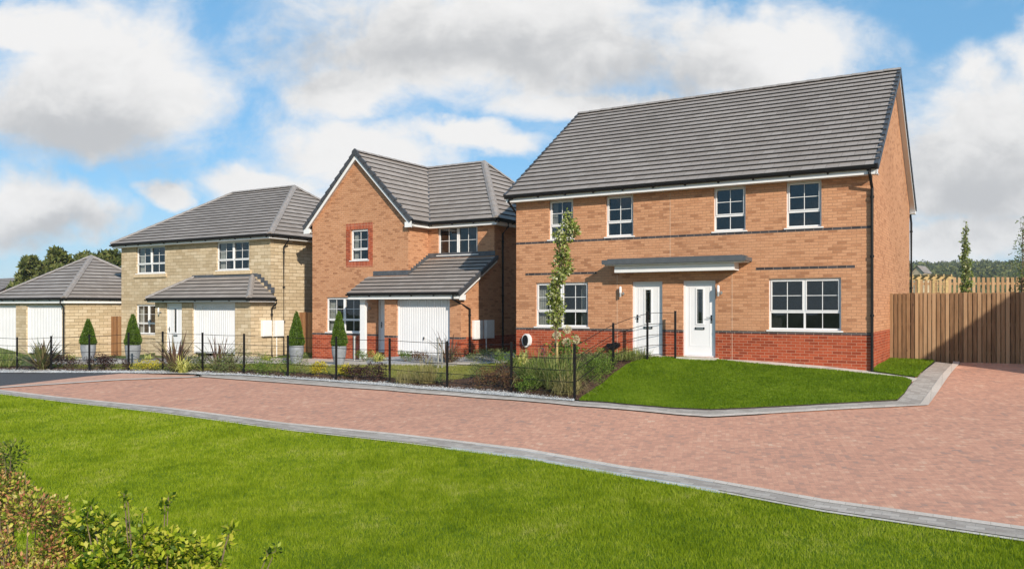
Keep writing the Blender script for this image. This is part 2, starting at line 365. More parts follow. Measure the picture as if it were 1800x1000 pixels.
def thing(name, label, cat, loc=(0,0,0), rot=0, group=None):
    o = bpy.data.objects.new(name, None); COL.objects.link(o); o.location = loc; o.rotation_euler[2] = rot
    o.empty_display_size = .2
    return tag(o, label, cat, group)
def np_mesh(name, verts, faces, mat, parent=None, loc=None, uv=None):
    "verts (n,3); faces (m,k)"
    me = bpy.data.meshes.new(name); k = faces.shape[1]; m = len(faces)
    me.vertices.add(len(verts)); me.vertices.foreach_set('co', np.asarray(verts, np.float32).ravel())
    me.loops.add(m*k); me.loops.foreach_set('vertex_index', faces.astype(np.int32).ravel())
    me.polygons.add(m); me.polygons.foreach_set('loop_start', np.arange(m, dtype=np.int32)*k)
    me.materials.append(MT[mat] if isinstance(mat, str) else mat)
    me.update(calc_edges=True); me.validate()
    o = bpy.data.objects.new(name, me); COL.objects.link(o)
    if parent: o.parent = parent
    if loc is not None: o.location = loc
    return o

# ---------------------------------------------------------------- houses: local frames
class House:
    def __init__(s, name, label, x, y, base, cat='house'):
        s.o = Vector((x, y, 0)); s.base = base
        s.root = thing(name, label, cat, (x, y, base+EYE), ANG)
    def front(s, yl, px, py=HZ):
        a = (px-CX)/F; b = (HZ-py)/F
        t = (yl + s.o.dot(V))/(a*V.x+V.y); P = Vector((a*t, t, 0))
        return (P-s.o).dot(U), b*t
    def side(s, xl, px, py=HZ):
        a = (px-CX)/F; b = (HZ-py)/F
        t = (xl + s.o.dot(U))/(a*U.x+U.y); P = Vector((a*t, t, 0))
        return (P-s.o).dot(V), b*t
    def fx(s, yl, px): return s.front(yl, px)[0]
    def bld(s, mb, name, parent=None, **k):
        "mb is in eye-relative heights"
        b = s.base
        return mb.build(name, parent or s.root, xf=lambda p: (p[0], p[1], p[2]-b), **k)

def wall_panel(mb, O, A, T, a0, a1, z0, z1, holes, mat, th=.3):
    """vertical slab: O origin (x,y), A unit along, T unit into the wall; holes [(a0,a1,z0,z1)]"""
    xs = sorted({a0, a1, *[h[0] for h in holes if a0 < h[0] < a1], *[h[1] for h in holes if a0 < h[1] < a1]})
    zs = sorted({z0, z1, *[h[2] for h in holes if z0 < h[2] < z1], *[h[3] for h in holes if z0 < h[3] < z1]})
    def P(a, t, z): return (O[0]+A[0]*a+T[0]*t, O[1]+A[1]*a+T[1]*t, z)
    def solid(i, j):
        if i < 0 or j < 0 or i >= len(xs)-1 or j >= len(zs)-1: return False
        ca = (xs[i]+xs[i+1])/2; cz = (zs[j]+zs[j+1])/2
        return not any(h[0] < ca < h[1] and h[2] < cz < h[3] for h in holes)
    flip = A[0]*T[1]-A[1]*T[0] < 0
    def q(pts): mb.poly(pts[::-1] if flip else pts, mat)
    for i in range(len(xs)-1):
        for j in range(len(zs)-1):
            if not solid(i, j): continue
            x0, x1, w0, w1 = xs[i], xs[i+1], zs[j], zs[j+1]
            q([P(x0,0,w0),P(x1,0,w0),P(x1,0,w1),P(x0,0,w1)])
            q([P(x1,th,w0),P(x0,th,w0),P(x0,th,w1),P(x1,th,w1)])
            if not solid(i-1, j): q([P(x0,th,w0),P(x0,0,w0),P(x0,0,w1),P(x0,th,w1)])
            if not solid(i+1, j): q([P(x1,0,w0),P(x1,th,w0),P(x1,th,w1),P(x1,0,w1)])
            if not solid(i, j-1): q([P(x0,th,w0),P(x1,th,w0),P(x1,0,w0),P(x0,0,w0)])
            if not solid(i, j+1): q([P(x0,0,w1),P(x1,0,w1),P(x1,th,w1),P(x0,th,w1)])

def window(H, x0, x1, z0, z1, yl=0, cols=2, transom=True, rows=2, curtain='LR', sill=True, label=None, stonesill=False, depth=.07, brow=None, half=None):
    """window in a wall facing -y at local y = yl; frame set back in the opening"""
    f = MB(); y0 = yl+depth; y1 = y0+.07; fw = .046
    f.box(x0, x0+fw, y0, y1, z0, z1, 'white'); f.box(x1-fw, x1, y0, y1, z0, z1, 'white')
    f.box(x0+fw, x1-fw, y0, y1, z1-fw, z1, 'white'); f.box(x0+fw, x1-fw, y0, y1, z0, z0+fw, 'white')
    tz = z0 + (z1-z0)*.345
    w = (x1-x0-2*fw)
    cw = w/cols
    for c in range(cols):
        a = x0+fw+c*cw; b = a+cw
        if c: f.box(a-.022, a+.022, y0-.002, y1, z0+fw, z1-fw, 'white')
        aa = a+(.022 if c else 0); bb = b-(.022 if c < cols-1 else 0)
        zb = z0+fw
        if transom:
            f.box(aa, bb, y0-.004, y1, tz-.024, tz+.024, 'white'); zb = tz+.024
            m = (aa+bb)/2; f.box(m-.0075, m+.0075, y0+.018, y0+.0295, z0+fw, tz-.024, 'white')
        # opening casement, standing a little proud
        zt = z1-fw; k = .03
        f.box(aa+.004, aa+k, y0-.018, y0+.02, zb+.004, zt-.004, 'white'); f.box(bb-k, bb-.004, y0-.018, y0+.02, zb+.004, zt-.004, 'white')
        f.box(aa+k, bb-k, y0-.018, y0+.02, zb+.004, zb+k, 'white'); f.box(aa+k, bb-k, y0-.018, y0+.02, zt-k, zt-.004, 'white')
        m = (aa+bb)/2; f.box(m-.0075, m+.0075, y0+.018, y0+.0295, zb+k, zt-k, 'white')
        for r in range(1, rows):
            zz = zb + (zt-zb)*r/rows; f.box(aa+k, bb-k, y0+.019, y0+.0285, zz-.0075, zz+.0075, 'white')
    o = H.bld(f, 'window')
    if label: o['label'] = label
    g = MB(); g.poly([(x0+fw-.01,y0+.03,z0+fw-.01),(x1-fw+.01,y0+.03,z0+fw-.01),(x1-fw+.01,y0+.03,z1-fw+.01),(x0+fw-.01,y0+.03,z1-fw+.01)], 'glass')
    H.bld(g, 'glass_pane', o)
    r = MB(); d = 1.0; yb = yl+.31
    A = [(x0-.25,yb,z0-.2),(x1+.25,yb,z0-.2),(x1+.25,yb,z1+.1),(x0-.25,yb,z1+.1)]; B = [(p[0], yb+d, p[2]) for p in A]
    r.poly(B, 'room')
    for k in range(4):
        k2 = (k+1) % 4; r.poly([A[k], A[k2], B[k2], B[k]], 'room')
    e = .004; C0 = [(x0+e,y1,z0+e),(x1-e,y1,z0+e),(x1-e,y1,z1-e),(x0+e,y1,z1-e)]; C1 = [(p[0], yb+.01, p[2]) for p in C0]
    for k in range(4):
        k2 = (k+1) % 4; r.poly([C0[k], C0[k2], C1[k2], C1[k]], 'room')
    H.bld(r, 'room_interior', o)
    if curtain:
        c = MB()
        cwid = min(.3, (x1-x0)*.22)
        for sd in curtain:
            s0, s1 = (x0+.02, x0+.02+cwid) if sd == 'L' else (x1-.02-cwid, x1-.02)
            n = 10; pts = []
            for i in range(n+1):
                xx = s0+(s1-s0)*i/n; yy = y1+.10+(.035 if i % 2 else -.02); pts.append((xx, yy))
            c = MB()
            for i in range(n):
                c.poly([(*pts[i], z0+.02), (*pts[i+1], z0+.02), (*pts[i+1], z1), (*pts[i], z1)], 'curtain')
            H.bld(c, 'curtain', o)
    if sill:
        s = MB()
        s.hexa([(x0-.05,yl-.035,z0-.045),(x1+.05,yl-.035,z0-.045),(x1+.05,y0+.01,z0-.045),(x0-.05,y0+.01,z0-.045),
                (x0-.05,yl-.035,z0-.015),(x1+.05,yl-.035,z0-.015),(x1+.05,y0+.01,z0+.008),(x0-.05,y0+.01,z0+.008)], 'white')
        H.bld(s, 'window_sill', o)
        if stonesill:
            s = MB(); s.box(x0-.14, x1+.14, yl-.06, yl+.02, z0-.20, z0-.048, 'stonesill'); H.bld(s, 'stone_sill', o)
    return o

def front_door(H, x0, x1, z0, z1, yl=0, hinge='L', glazed=True, label=None, depth=.08, letter=True):
    fr = MB(); y0 = yl+depth; w = .06
    fr.box(x0, x0+w, y0-.02, y0+.08, z0, z1, 'white'); fr.box(x1-w, x1, y0-.02, y0+.08, z0, z1, 'white'); fr.box(x0+w, x1-w, y0-.02, y0+.08, z1-w, z1, 'white')
    fr.box(x0+w, x1-w, y0-.03, y0+.08, z0, z0+.035, 'white')
    d = MB(); a, b, lo, hi = x0+w+.004, x1-w-.004, z0+.04, z1-w-.004
    cx = (a+b)/2 ; gw = .085; g0, g1 = z0+.92, z1-.24
    if glazed:
        for q in ((a, cx-gw, lo, hi), (cx+gw, b, lo, hi), (cx-gw, cx+gw, lo, g0), (cx-gw, cx+gw, g1, hi)): d.box(q[0], q[1], y0+.01, y0+.055, q[2], q[3], 'door')
        for q in ((cx-gw-.035, cx-gw, g0-.035, g1+.035), (cx+gw, cx+gw+.035, g0-.035, g1+.035), (cx-gw, cx+gw, g1, g1+.035), (cx-gw, cx+gw, g0-.035, g0)):
            d.box(q[0], q[1], y0-.006, y0+.02, q[2], q[3], 'door')
        # raised panel mouldings
        for q in ((a+.1, a+.115, lo+.25, hi-.12), (b-.115, b-.1, lo+.25, hi-.12)): d.box(q[0], q[1], y0+.004, y0+.02, q[2], q[3], 'door')
        d.box(a+.115, b-.115, y0+.004, y0+.02, lo+.25, lo+.265, 'door')
    else: d.box(a, b, y0+.01, y0+.055, lo, hi, 'door')
    o = H.bld(d, 'door')
    if label: o['label'] = label
    H.bld(fr, 'door_frame', o)
    if glazed:
        g = MB(); g.box(cx-gw, cx+gw, y0+.025, y0+.03, g0, g1, 'glass'); H.bld(g, 'glass_pane', o)
        g = MB()
        for xx in (cx-gw+.03, cx+gw-.036): g.box(xx, xx+.006, y0+.02, y0+.0245, g0, g1, 'steel')
        for zz in (g0+.06, g1-.066): g.box(cx-gw, cx+gw, y0+.019, y0+.0235, zz, zz+.006, 'steel')
        H.bld(g, 'lead_lines', o)
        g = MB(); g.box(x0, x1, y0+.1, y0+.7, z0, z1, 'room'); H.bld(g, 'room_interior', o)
    if letter:
        g = MB(); g.box(cx-.13, cx+.13, y0-.014, y0+.008, g0-.17, g0-.105, 'black'); g.box(cx-.10, cx+.10, y0-.02, y0-.0145, g0-.158, g0-.118, 'steel'); H.bld(g, 'letter_plate', o)
    hx = b-.07 if hinge == 'L' else a+.07
    g = MB(); g.box(hx-.018, hx+.018, y0-.006, y0+.009, z0+.93, z0+1.15, 'black')
    sgn = -1 if hinge == 'L' else 1
    g.tube([(hx, y0-.006, z0+1.08), (hx, y0-.06, z0+1.08), (hx+sgn*.12, y0-.06, z0+1.08)], .011, 'steel', 6)
    g.tube([(hx, y0-.012, z0+.97), (hx, y0-.004, z0+.97)], .017, 'steel', 8); H.bld(g, 'handle', o)
    return o

def garage_door(H, x0, x1, z0, z1, yl=0, depth=.1, label=None, handle=True):
    d = MB(); y0 = yl+depth; w = .06; n = 22
    a, b = x0+w+.005, x1-w-.005; st = (b-a)/n
    for i in range(n):
        q0 = a+i*st; pts = [(q0, y0+.028), (q0+st*.12, y0+.006), (q0+st*.75, y0+.006), (q0+st*.87, y0+.028), (q0+st, y0+.028)]
        for p, r in zip(pts, pts[1:]): d.poly([(*p, z0+.02), (*r, z0+.02), (*r, z1-w-.005), (*p, z1-w-.005)], 'gdoor')
    for zz in (z0+.02, z1-w-.065): d.box(a, b, y0-.001, y0+.029, zz, zz+.06, 'gdoor')
    d.box(a, b, y0+.031, y0+.06, z0+.02, z1-w-.005, 'gdoor')
    o = H.bld(d, 'garage_door')
    if label: o['label'] = label
    f = MB(); f.box(x0, x0+w, y0-.03, y0+.06, z0, z1, 'white'); f.box(x1-w, x1, y0-.03, y0+.06, z0, z1, 'white'); f.box(x0+w, x1-w, y0-.03, y0+.06, z1-w, z1, 'white')
    H.bld(f, 'door_frame', o)
    if handle:
        g = MB(); cx = (a+b)/2; g.tube([(cx, y0-.03, z0+.62), (cx, y0+.01, z0+.62)], .028, 'steel', 10); g.box(cx-.012, cx+.012, y0-.05, y0-.03, z0+.54, z0+.65, 'black'); H.bld(g, 'handle', o)
    return o

def clip(poly, k, val, keep_ge):
    out = []
    n = len(poly)
    for i in range(n):
        p = poly[i]; q = poly[(i+1) % n]
        pi = (p[k] >= val-1e-9) if keep_ge else (p[k] <= val+1e-9); qi = (q[k] >= val-1e-9) if keep_ge else (q[k] <= val+1e-9)
        if pi: out.append(p)
        if pi != qi:
            t = (val-p[k])/(q[k]-p[k]); out.append((p[0]+(q[0]-p[0])*t, p[1]+(q[1]-p[1])*t))
    return out
def roof_plane(mb, pts, step=.305, lift=.042, thick=.05):
    """pts: 3D polygon, first edge is the eave; courses laid as real overlapping steps"""
    P = [Vector(p) for p in pts]; e = (P[1]-P[0]).normalized()
    n = Vector((0,0,0))
    for k in range(len(P)): n += P[k].cross(P[(k+1) % len(P)])
    n.normalize()
    if n.z < 0: n = -n
    up = n.cross(e)
    if up.z < 0: up = -up
    O = P[0]
    flat = [((p-O).dot(e), (p-O).dot(up)) for p in P]
    def W(a, b, h): return O + e*a + up*b + n*h
    top = max(f[1] for f in flat); nst = max(1, round(top/step)); st = top/nst
    for i in range(nst):
        b0, b1 = i*st, (i+1)*st
        s = clip(clip(flat, 1, b0, True), 1, b1, False)
        if len(s) < 3: continue
        h = lambda b: lift*(1-(b-b0)/(b1-b0))+.006
        p3 = [W(a, b, h(b)) for a, b in s]; uv = [(a, b*.305/st) for a, b in s]
        nn = Vector((0,0,0))
        for k in range(len(p3)): nn += p3[k].cross(p3[(k+1) % len(p3)])
        if nn.dot(n) < 0: p3 = p3[::-1]; uv = uv[::-1]
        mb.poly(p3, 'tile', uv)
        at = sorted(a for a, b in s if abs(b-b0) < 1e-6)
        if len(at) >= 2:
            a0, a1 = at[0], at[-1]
            mb.poly([W(a0,b0,0), W(a1,b0,0), W(a1,b0,lift+.006), W(a0,b0,lift+.006)] if e.cross(n).dot(-up) < 0 or True else [], 'tile_edge_shade')
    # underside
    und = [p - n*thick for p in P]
    mb.poly(und[::-1], 'tile_edge_shade')
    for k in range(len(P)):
        k2 = (k+1) % len(P); mb.poly([P[k], und[k], und[k2], P[k2]], 'tile_edge_shade')
def cap_line(mb, p, q, mat='ridge', w=.13, h=.05, seg=.45, flatw=None):
    "angled ridge or hip capping: overlapping pieces"
    p = Vector(p); q = Vector(q); Ln = (q-p).length; n = max(1, round(Ln/seg)); d = (q-p)/Ln
    sd = d.cross(Vector((0,0,1))).normalized(); up = sd.cross(d)
    for i in range(n):
        a = p+d*(Ln*i/n); b = p+d*(Ln*(i+1)/n+.02)
        ka, kb = 0.0, .012
        prof = [(-w, -h), (-w*.45, h*.35), (0, h*.8), (w*.45, h*.35), (w, -h), (0, -h*.9)]
        ra = [a+sd*x+up*(z+kb) for x, z in prof]; rb = [b+sd*x+up*(z+ka) for x, z in prof]
        for k in range(len(prof)):
            k2 = (k+1) % len(prof); mb.poly([ra[k2], ra[k], rb[k], rb[k2]], mat)
        mb.poly(ra, mat); mb.poly(rb[::-1], mat)
def hip_cap(mb, p, q, w=.14, mat='ridge'):
    cap_line(mb, p, q, mat, w, .055)
def gutter(mb, p, q, out, r=.06):
    "half round gutter from p to q; out = outward unit vector; top edge at p.z"
    p = Vector(p); q = Vector(q); o = Vector(out); c0 = p+o*(r+.005); c1 = q+o*(r+.005)
    n = 8
    prof = [(-math.cos(math.pi*k/n)*r, -math.sin(math.pi*k/n)*r) for k in range(n+1)]
    prof2 = [(x*.86, z*.86) for x, z in prof]
    def pt(c, x, z): return c+o*x+Vector((0,0,z))
    for k in range(n):
        mb.poly([pt(c0,*prof[k]), pt(c1,*prof[k]), pt(c1,*prof[k+1]), pt(c0,*prof[k+1])], 'black')
        mb.poly([pt(c0,*prof2[k+1]), pt(c1,*prof2[k+1]), pt(c1,*prof2[k]), pt(c0,*prof2[k])], 'black')
    for c in (c0, c1): mb.poly([pt(c,*x) for x in prof], 'black')
    for a, b in ((prof[0], prof2[0]), (prof2[-1], prof[-1])): mb.poly([pt(c0,*a), pt(c1,*a), pt(c1,*b), pt(c0,*b)], 'black')
    Ln = (q-p).length; m = max(1, int(Ln/.95))
    for i in range(m+1):
        t = .02+.96*i/m; c = p.lerp(q, t)
        mb.bar(c+o*.0+Vector((0,0,-.035)), c+o*.02+Vector((0,0,-.135)), .05, .03, 'black', up=(0.01,0,1)) if False else mb.box(0,0,0,0,0,0,'black') if False else None
        d = (q-p).normalized()*.022
        a = c+Vector((0,0,-.09)); 
        pts = [a, a+o*.03, a+o*.085+Vector((0,0,.04)), a+Vector((0,0,.06))]
        mb.prism([x-d for x in pts], d*2, 'black')
def downpipe(mb, pts, r=.036):
    mb.tube(pts, r, 'black', 10)
    top = Vector(pts[-2]); bot = Vector(pts[-1])
    n = max(1, int((top-bot).length/1.6))
    for i in range(n+1):
        c = top.lerp(bot, (i+.15)/(n+.3)); mb.tube([c+Vector((0,0,.03)), c-Vector((0,0,.03))], r+.012, 'black', 10)

FACX = (1, 0); INY = (0, 1)
# ================================================================ right-hand pair of houses
H3 = House('semi_detached_house', 'wide orange brick house with two white front doors under one flat grey canopy', 8.89-10.25*U.x, 19.9-10.25*U.y, -1.40)
W3, D3 = 10.25, 9.6
def fr(H, yl, pa, pb): return H.fx(yl, pa), H.fx(yl, pb)
up_w = [(fr(H3, 0, 965, 1007.5)), fr(H3, 0, 1065, 1113), fr(H3, 0, 1254.4, 1310.5), fr(H3, 0, 1382, 1444)]
gw = [fr(H3, 0, 941.5, 1033.5), fr(H3, 0, 1351, 1478.5)]
dw = [fr(H3, 0, 1111, 1164.3), fr(H3, 0, 1200.4, 1257.4)]
ZU0, ZU1 = 2.05, 3.235; ZG0, ZG1 = -.60, .735; ZD0, ZD1 = -1.38, .72
holes = [(a, b, ZU0, ZU1) for a, b in up_w] + [(a, b, ZG0, ZG1) for a, b in gw] + [(a, b, ZD0, ZD1) for a, b in dw]
EV3 = 3.42; RZ3 = 7.02; RY3 = D3/2
w = MB(); WT = 3.30
PZ = -.715; DZ = -.64
wall_panel(w, (0,0), (1,0), (0,1), 0, W3, DZ, WT, holes, 'buff')
wall_panel(w, (W3,.3), (0,1), (-1,0), 0, D3-.6, DZ, WT, [], 'buff')
wall_panel(w, (0,D3-.3), (0,-1), (1,0), 0, D3-.6, DZ, WT, [], 'buff')
wall_panel(w, (W3,D3), (-1,0), (0,-1), 0, W3, DZ, WT, [], 'buff')
sl = (RZ3-EV3)/(RY3+.38)
for x0, dx in ((0, .3), (W3-.3, .3)):
    zt = EV3+(.38)*sl-.10
    w.prism([(x0, 0, WT), (x0, D3, WT), (x0, D3, zt), (x0, RY3, RZ3-.12), (x0, 0, zt)], (dx,0,0), 'buff')
H3.bld(w, 'upper_wall')
w = MB()
for z0, z1, mt in ((-2.6, PZ, 'red'),):
    wall_panel(w, (0,0), (1,0), (0,1), 0, W3, z0, z1, holes, mt)
    wall_panel(w, (W3,.3), (0,1), (-1,0), 0, D3-.6, z0, z1, [], mt)
    wall_panel(w, (0,D3-.3), (0,-1), (1,0), 0, D3-.6, z0, z1, [], mt)
    wall_panel(w, (W3,D3), (-1,0), (0,-1), 0, W3, z0, z1, [], mt)
H3.bld(w, 'brick_plinth')
w = MB()
def strip(mb, xa, xb, z0, z1, holes, yl=0, proud=.006, mat='blue', th=.02):
    segs = [(xa, xb)]
    for h in holes:
        if h[2] < (z0+z1)/2 < h[3]:
            ns = []
            for a, b in segs:
                if h[1] <= a or h[0] >= b: ns.append((a, b)); continue
                if h[0] > a: ns.append((a, h[0]))
                if h[1] < b: ns.append((h[1], b))
            segs = ns
    for a, b in segs: mb.box(a, b, yl-proud, yl+th, z0, z1, mat)
# damp course band in the gap between plinth and upper wall, slightly proud
for a, b in [(-.006, dw[0][0]), (dw[0][1], dw[1][0]), (dw[1][1], W3+.006)]: w.box(a, b, -.006, .3, PZ, DZ, 'blue')
w.box(W3-.3, W3+.002, .3, D3-.3, PZ, DZ, 'red'); w.box(-.006, .3, .3, D3-.3, PZ, DZ, 'blue'); w.box(0, W3, D3-.3, D3+.004, PZ, DZ, 'blue')
H3.bld(w, 'damp_course_band')
w = MB(); sh = [(a-.0, b+.0, ZU0-.05, ZU1) for a, b in up_w]
strip(w, 0, W3-.02, 1.935, 2.003, sh); H3.bld(w, 'dark_brick_band')
for pa, pb in ((923.7, 1049), (1328.7, 1503)):
    w = MB(); a, b = fr(H3, 0, pa, pb); strip(w, a, b, .965, 1.035, []); H3.bld(w, 'dark_brick_band')
for pj_, z0_, z1_ in ((1287, -1.9, .94), (1085, -1.9, .94), (1178, 1.4, 3.2)):
    w = MB(); a = H3.fx(0, pj_); w.box(a-.006, a+.006, -.004, .01, z0_, z1_, 'joint'); H3.bld(w, 'movement_joint')
cur = ['', '', '', '']
for i, (a, b) in enumerate(up_w):
    window(H3, a, b, ZU0, ZU1, cols=1, curtain='L' if i == 0 else '')
for i, (a, b) in enumerate(gw):
    window(H3, a, b, ZG0, ZG1, cols=2, curtain='LR' if i == 0 else '')
front_door(H3, *dw[0], ZD0, ZD1, hinge='R'); front_door(H3, *dw[1], ZD0, ZD1, hinge='L')
w = MB()
for a, b in dw: w.box(a-.1, b+.1, -.35, .08, -1.75, ZD0-.005, 'concrete')
H3.bld(w, 'door_step')
OV = .17
rf = MB()
roof_plane(rf, [(-OV-.05,-.36,EV3),(W3+OV,-.36,EV3),(W3+OV,RY3,RZ3),(-OV-.05,RY3,RZ3)])
roof_plane(rf, [(W3+OV,D3+.36,EV3),(-OV-.05,D3+.36,EV3),(-OV-.05,RY3,RZ3),(W3+OV,RY3,RZ3)])
roof = H3.bld(rf, 'roof')
c = MB(); cap_line(c, (-OV-.05,RY3,RZ3+.045), (W3+OV,RY3,RZ3+.045)); H3.bld(c, 'ridge_tiles', roof)
def verge(H, roof, x, y0, z0, y1, z1, dirx, n=19):
    "stepped dark verge caps up one edge in the y-z plane"
    c = MB()
    for i in range(n):
        t0, t1 = i/n, (i+1)/n+.012
        a = Vector((x, y0+(y1-y0)*t0, z0+(z1-z0)*t0)); b = Vector((x, y0+(y1-y0)*t1, z0+(z1-z0)*t1))
        up = Vector((0, -(z1-z0), (y1-y0))).normalized()
        if up.z < 0: up = -up
        lo = -.10
        A = [a+up*lo, b+up*lo, b+up*.02, a+up*.065]
        c.prism([p+Vector((dirx*-.06,0,0)) for p in A], (dirx*.09, 0, 0), 'verge')
    return H.bld(c, 'verge_cap', roof)
verge(H3, roof, W3+OV, -.36, EV3, RY3, RZ3, 1); verge(H3, roof, W3+OV, D3+.36, EV3, RY3, RZ3, 1)
verge(H3, roof, -OV-.05, -.36, EV3, RY3, RZ3, -1)
w = MB(); w.box(-OV, W3+OV, -.30, -.275, 3.23, 3.40, 'white'); H3.bld(w, 'fascia')
w = MB(); w.box(-OV, W3+OV, D3+.275, D3+.30, 3.23, 3.40, 'white'); H3.bld(w, 'fascia')
w = MB(); w.box(-OV, W3+OV, -.275, -.002, 3.235, 3.25, 'white'); H3.bld(w, 'soffit')
w = MB(); w.box(-OV, W3+OV, D3+.002, D3+.275, 3.235, 3.25, 'white'); H3.bld(w, 'soffit')
w = MB()
for x in (W3+OV-.03, -OV-.02):
    if x < 5: H3.bld(w, 'bargeboard'); w = MB()
    for ya, yb in ((-.30, RY3), (D3+.30, RY3)):
        za = EV3-.03; zb = RZ3-.07
        w.prism([(x, ya, za-.17), (x, yb, zb-.17), (x, yb, zb), (x, ya, za)], (.022,0,0), 'white')
H3.bld(w, 'bargeboard'); w = MB()
w.prism([(W3+OV-.03, -.3, 3.23), (W3+OV-.03, .05, 3.23), (W3+OV-.03, .05, 3.4), (W3+OV-.03, -.3, 3.4)], (-.0219,0,0), 'white')
for ya, yb in ((-.28, RY3), (D3+.28, RY3)):
    za = EV3-.16; zb = RZ3-.2
    w.prism([(W3+.002, ya, za), (W3+OV-.03, ya, za), (W3+OV-.03, yb, zb), (W3+.002, yb, zb)], (0,0,-.012), 'white')
H3.bld(w, 'verge_soffit')
w = MB(); gutter(w, (-OV,-.30,3.40), (W3+OV,-.30,3.40), (0,-1,0)); H3.bld(w, 'gutter')
w = MB(); gutter(w, (W3+OV,D3+.30,3.40), (-OV,D3+.30,3.40), (0,1,0)); H3.bld(w, 'gutter')
w = MB(); xx = H3.fx(-.06, 1533); downpipe(w, [(xx-.02,-.365,3.36), (xx-.02,-.36,3.24), (xx,-.06,2.92), (xx,-.06,-1.9)]); H3.bld(w, 'downpipe')
w = MB(); downpipe(w, [(W3-.02,D3+.36,3.36), (W3,D3+.36,3.2), (W3+.06,D3-.06,2.9), (W3+.06,D3-.06,-1.6)]); H3.bld(w, 'downpipe')
w = MB(); downpipe(w, [(.0,-.365,3.36), (-.06,-.36,3.24), (-.06,.15,2.9), (-.06,.15,-1.9)]); H3.bld(w, 'downpipe')
# flat canopy
can = MB(); E = .62
ca = H3.fx(-E, 1058); cb = H3.fx(-E, 1311)
can.box(ca, cb, -E, -.001, 1.20, 1.30, 'canopy'); can.box(ca+.12, cb-.12, -E+.10, -.001, 1.30, 1.36, 'canopy'); can.box(ca, cb, -E-.015, -E+.03, 1.20, 1.325, 'canopy')
co = H3.bld(can, 'door_canopy')
can = MB(); fa = H3.fx(-.42, 1080.5); fb = H3.fx(-.42, 1291)
can.box(fa, fb, -.44, -.001, .97, 1.17, 'white'); can.box(ca+.06, cb-.06, -E+.05, -.44, 1.17, 1.199, 'white'); can.box(ca+.06, cb-.06, -.439, -.001, 1.17, 1.199, 'white'); H3.bld(can, 'canopy_fascia', co)
def wall_lamp(H, x, z, yl=0):
    m = MB(); m.tube([(x+.05, yl-.001, z-.02), (x+.05, yl-.03, z-.02)], .045, 'steel', 12); m.tube([(x+.05, yl-.03, z-.02), (x, yl-.1, z-.02)], .014, 'steel', 6)
    m.tube([(x, yl-.1, z-.12), (x, yl-.1, z+.0)], .033, 'steel', 12); o = H.bld(m, 'wall_lamp', smooth=False)
    m = MB(); m.tube([(x, yl-.1, z+.001), (x, yl-.1, z+.15), (x, yl-.1, z+.18)], .033, 'lampglass', 12, radii=[.034,.034,.02]); H.bld(m, 'lamp_glass', o)
    return o
for px in (1090.5, 1262.5):
    wall_lamp(H3, H3.fx(-.1, px), .40)
def charger(H, px, py):
    m = MB(); x, z = H.front(-.1, px, py)
    n = 20; prof = [(x+.15*math.cos(t), z+.21*math.sin(t)*(1.0 if math.sin(t) < 0 else .95)) for t in [2*math.pi*k/n for k in range(n)]]
    m.prism([(a, -.12, b) for a, b in prof], (0,.119,0), 'meter'); o = H.bld(m, 'vehicle_charger')
    m = MB(); m.prism([(x-.02+(a-x)*.66, -.14, z+(b-z)*.84) for a, b in prof], (0,.019,0), 'black'); H.bld(m, 'charger_front', o)
charger(H3, 925, 598)
m = MB(); x, z = H3.front(-.08, 1077, 607)
for dx, dz, r in ((-.13, .0, .06), (.0, -.03, .10), (.14, .01, .075), (.07, .05, .05)): m.tube([(x+dx, -.001, z+dz), (x+dx, -.13, z+dz)], r, 'black', 12)
m.box(x-.16, x+.17, -.1, -.001, z-.03, z+.02, 'black'); H3.bld(m, 'black_pipe_outlet')

# ================================================================ middle house with gable and lean-to garage
H2 = House('gabled_house', 'orange brick house with steep front gable and white garage under a lean-to roof', -8.054, 32.48, -1.75)
GW, RW, RY, GY = 4.91, 7.93, 1.22, -.905; B2 = 7.62
a1, a2 = fr(H2, 0, 573.5, 632.5 + 6)
g_win = (H2.fx(0, 573.5), H2.fx(0, 635.5), -.83, .35)   # ground window
zz0 = H2.front(0, 600, 583.5)[1]; zz1 = H2.front(0, 600, 522.5)[1]
g_win = (g_win[0], g_win[1], zz0, zz1)
u_win = (H2.fx(0, 616.3), H2.fx(0, 647.3), H2.front(0, 632, 457)[1], H2.front(0, 632, 403)[1])
r_win = (H2.fx(RY, 769.5), H2.fx(RY, 839.5), H2.front(RY, 805, 447)[1], 3.03)
d_x0 = H2.fx(0, 663.5); dzt = H2.front(0, 668, 520.5)[1]; dzb = H2.front(0, 668, 619)[1]
door2 = (d_x0, d_x0+.95, dzb, dzt)
pier0 = H2.fx(GY, 676); gar = (H2.fx(GY, 697), H2.fx(GY, 790.5), H2.front(GY, 745, 624.5)[1], H2.front(GY, 745, 519)[1])
D2 = H2.front(GY, 740, 592)[1]
dz0, dz1 = -1.115, -1.045
WT2 = 3.09; EV2 = 3.18; RZ2 = 5.98; RX2 = GW/2
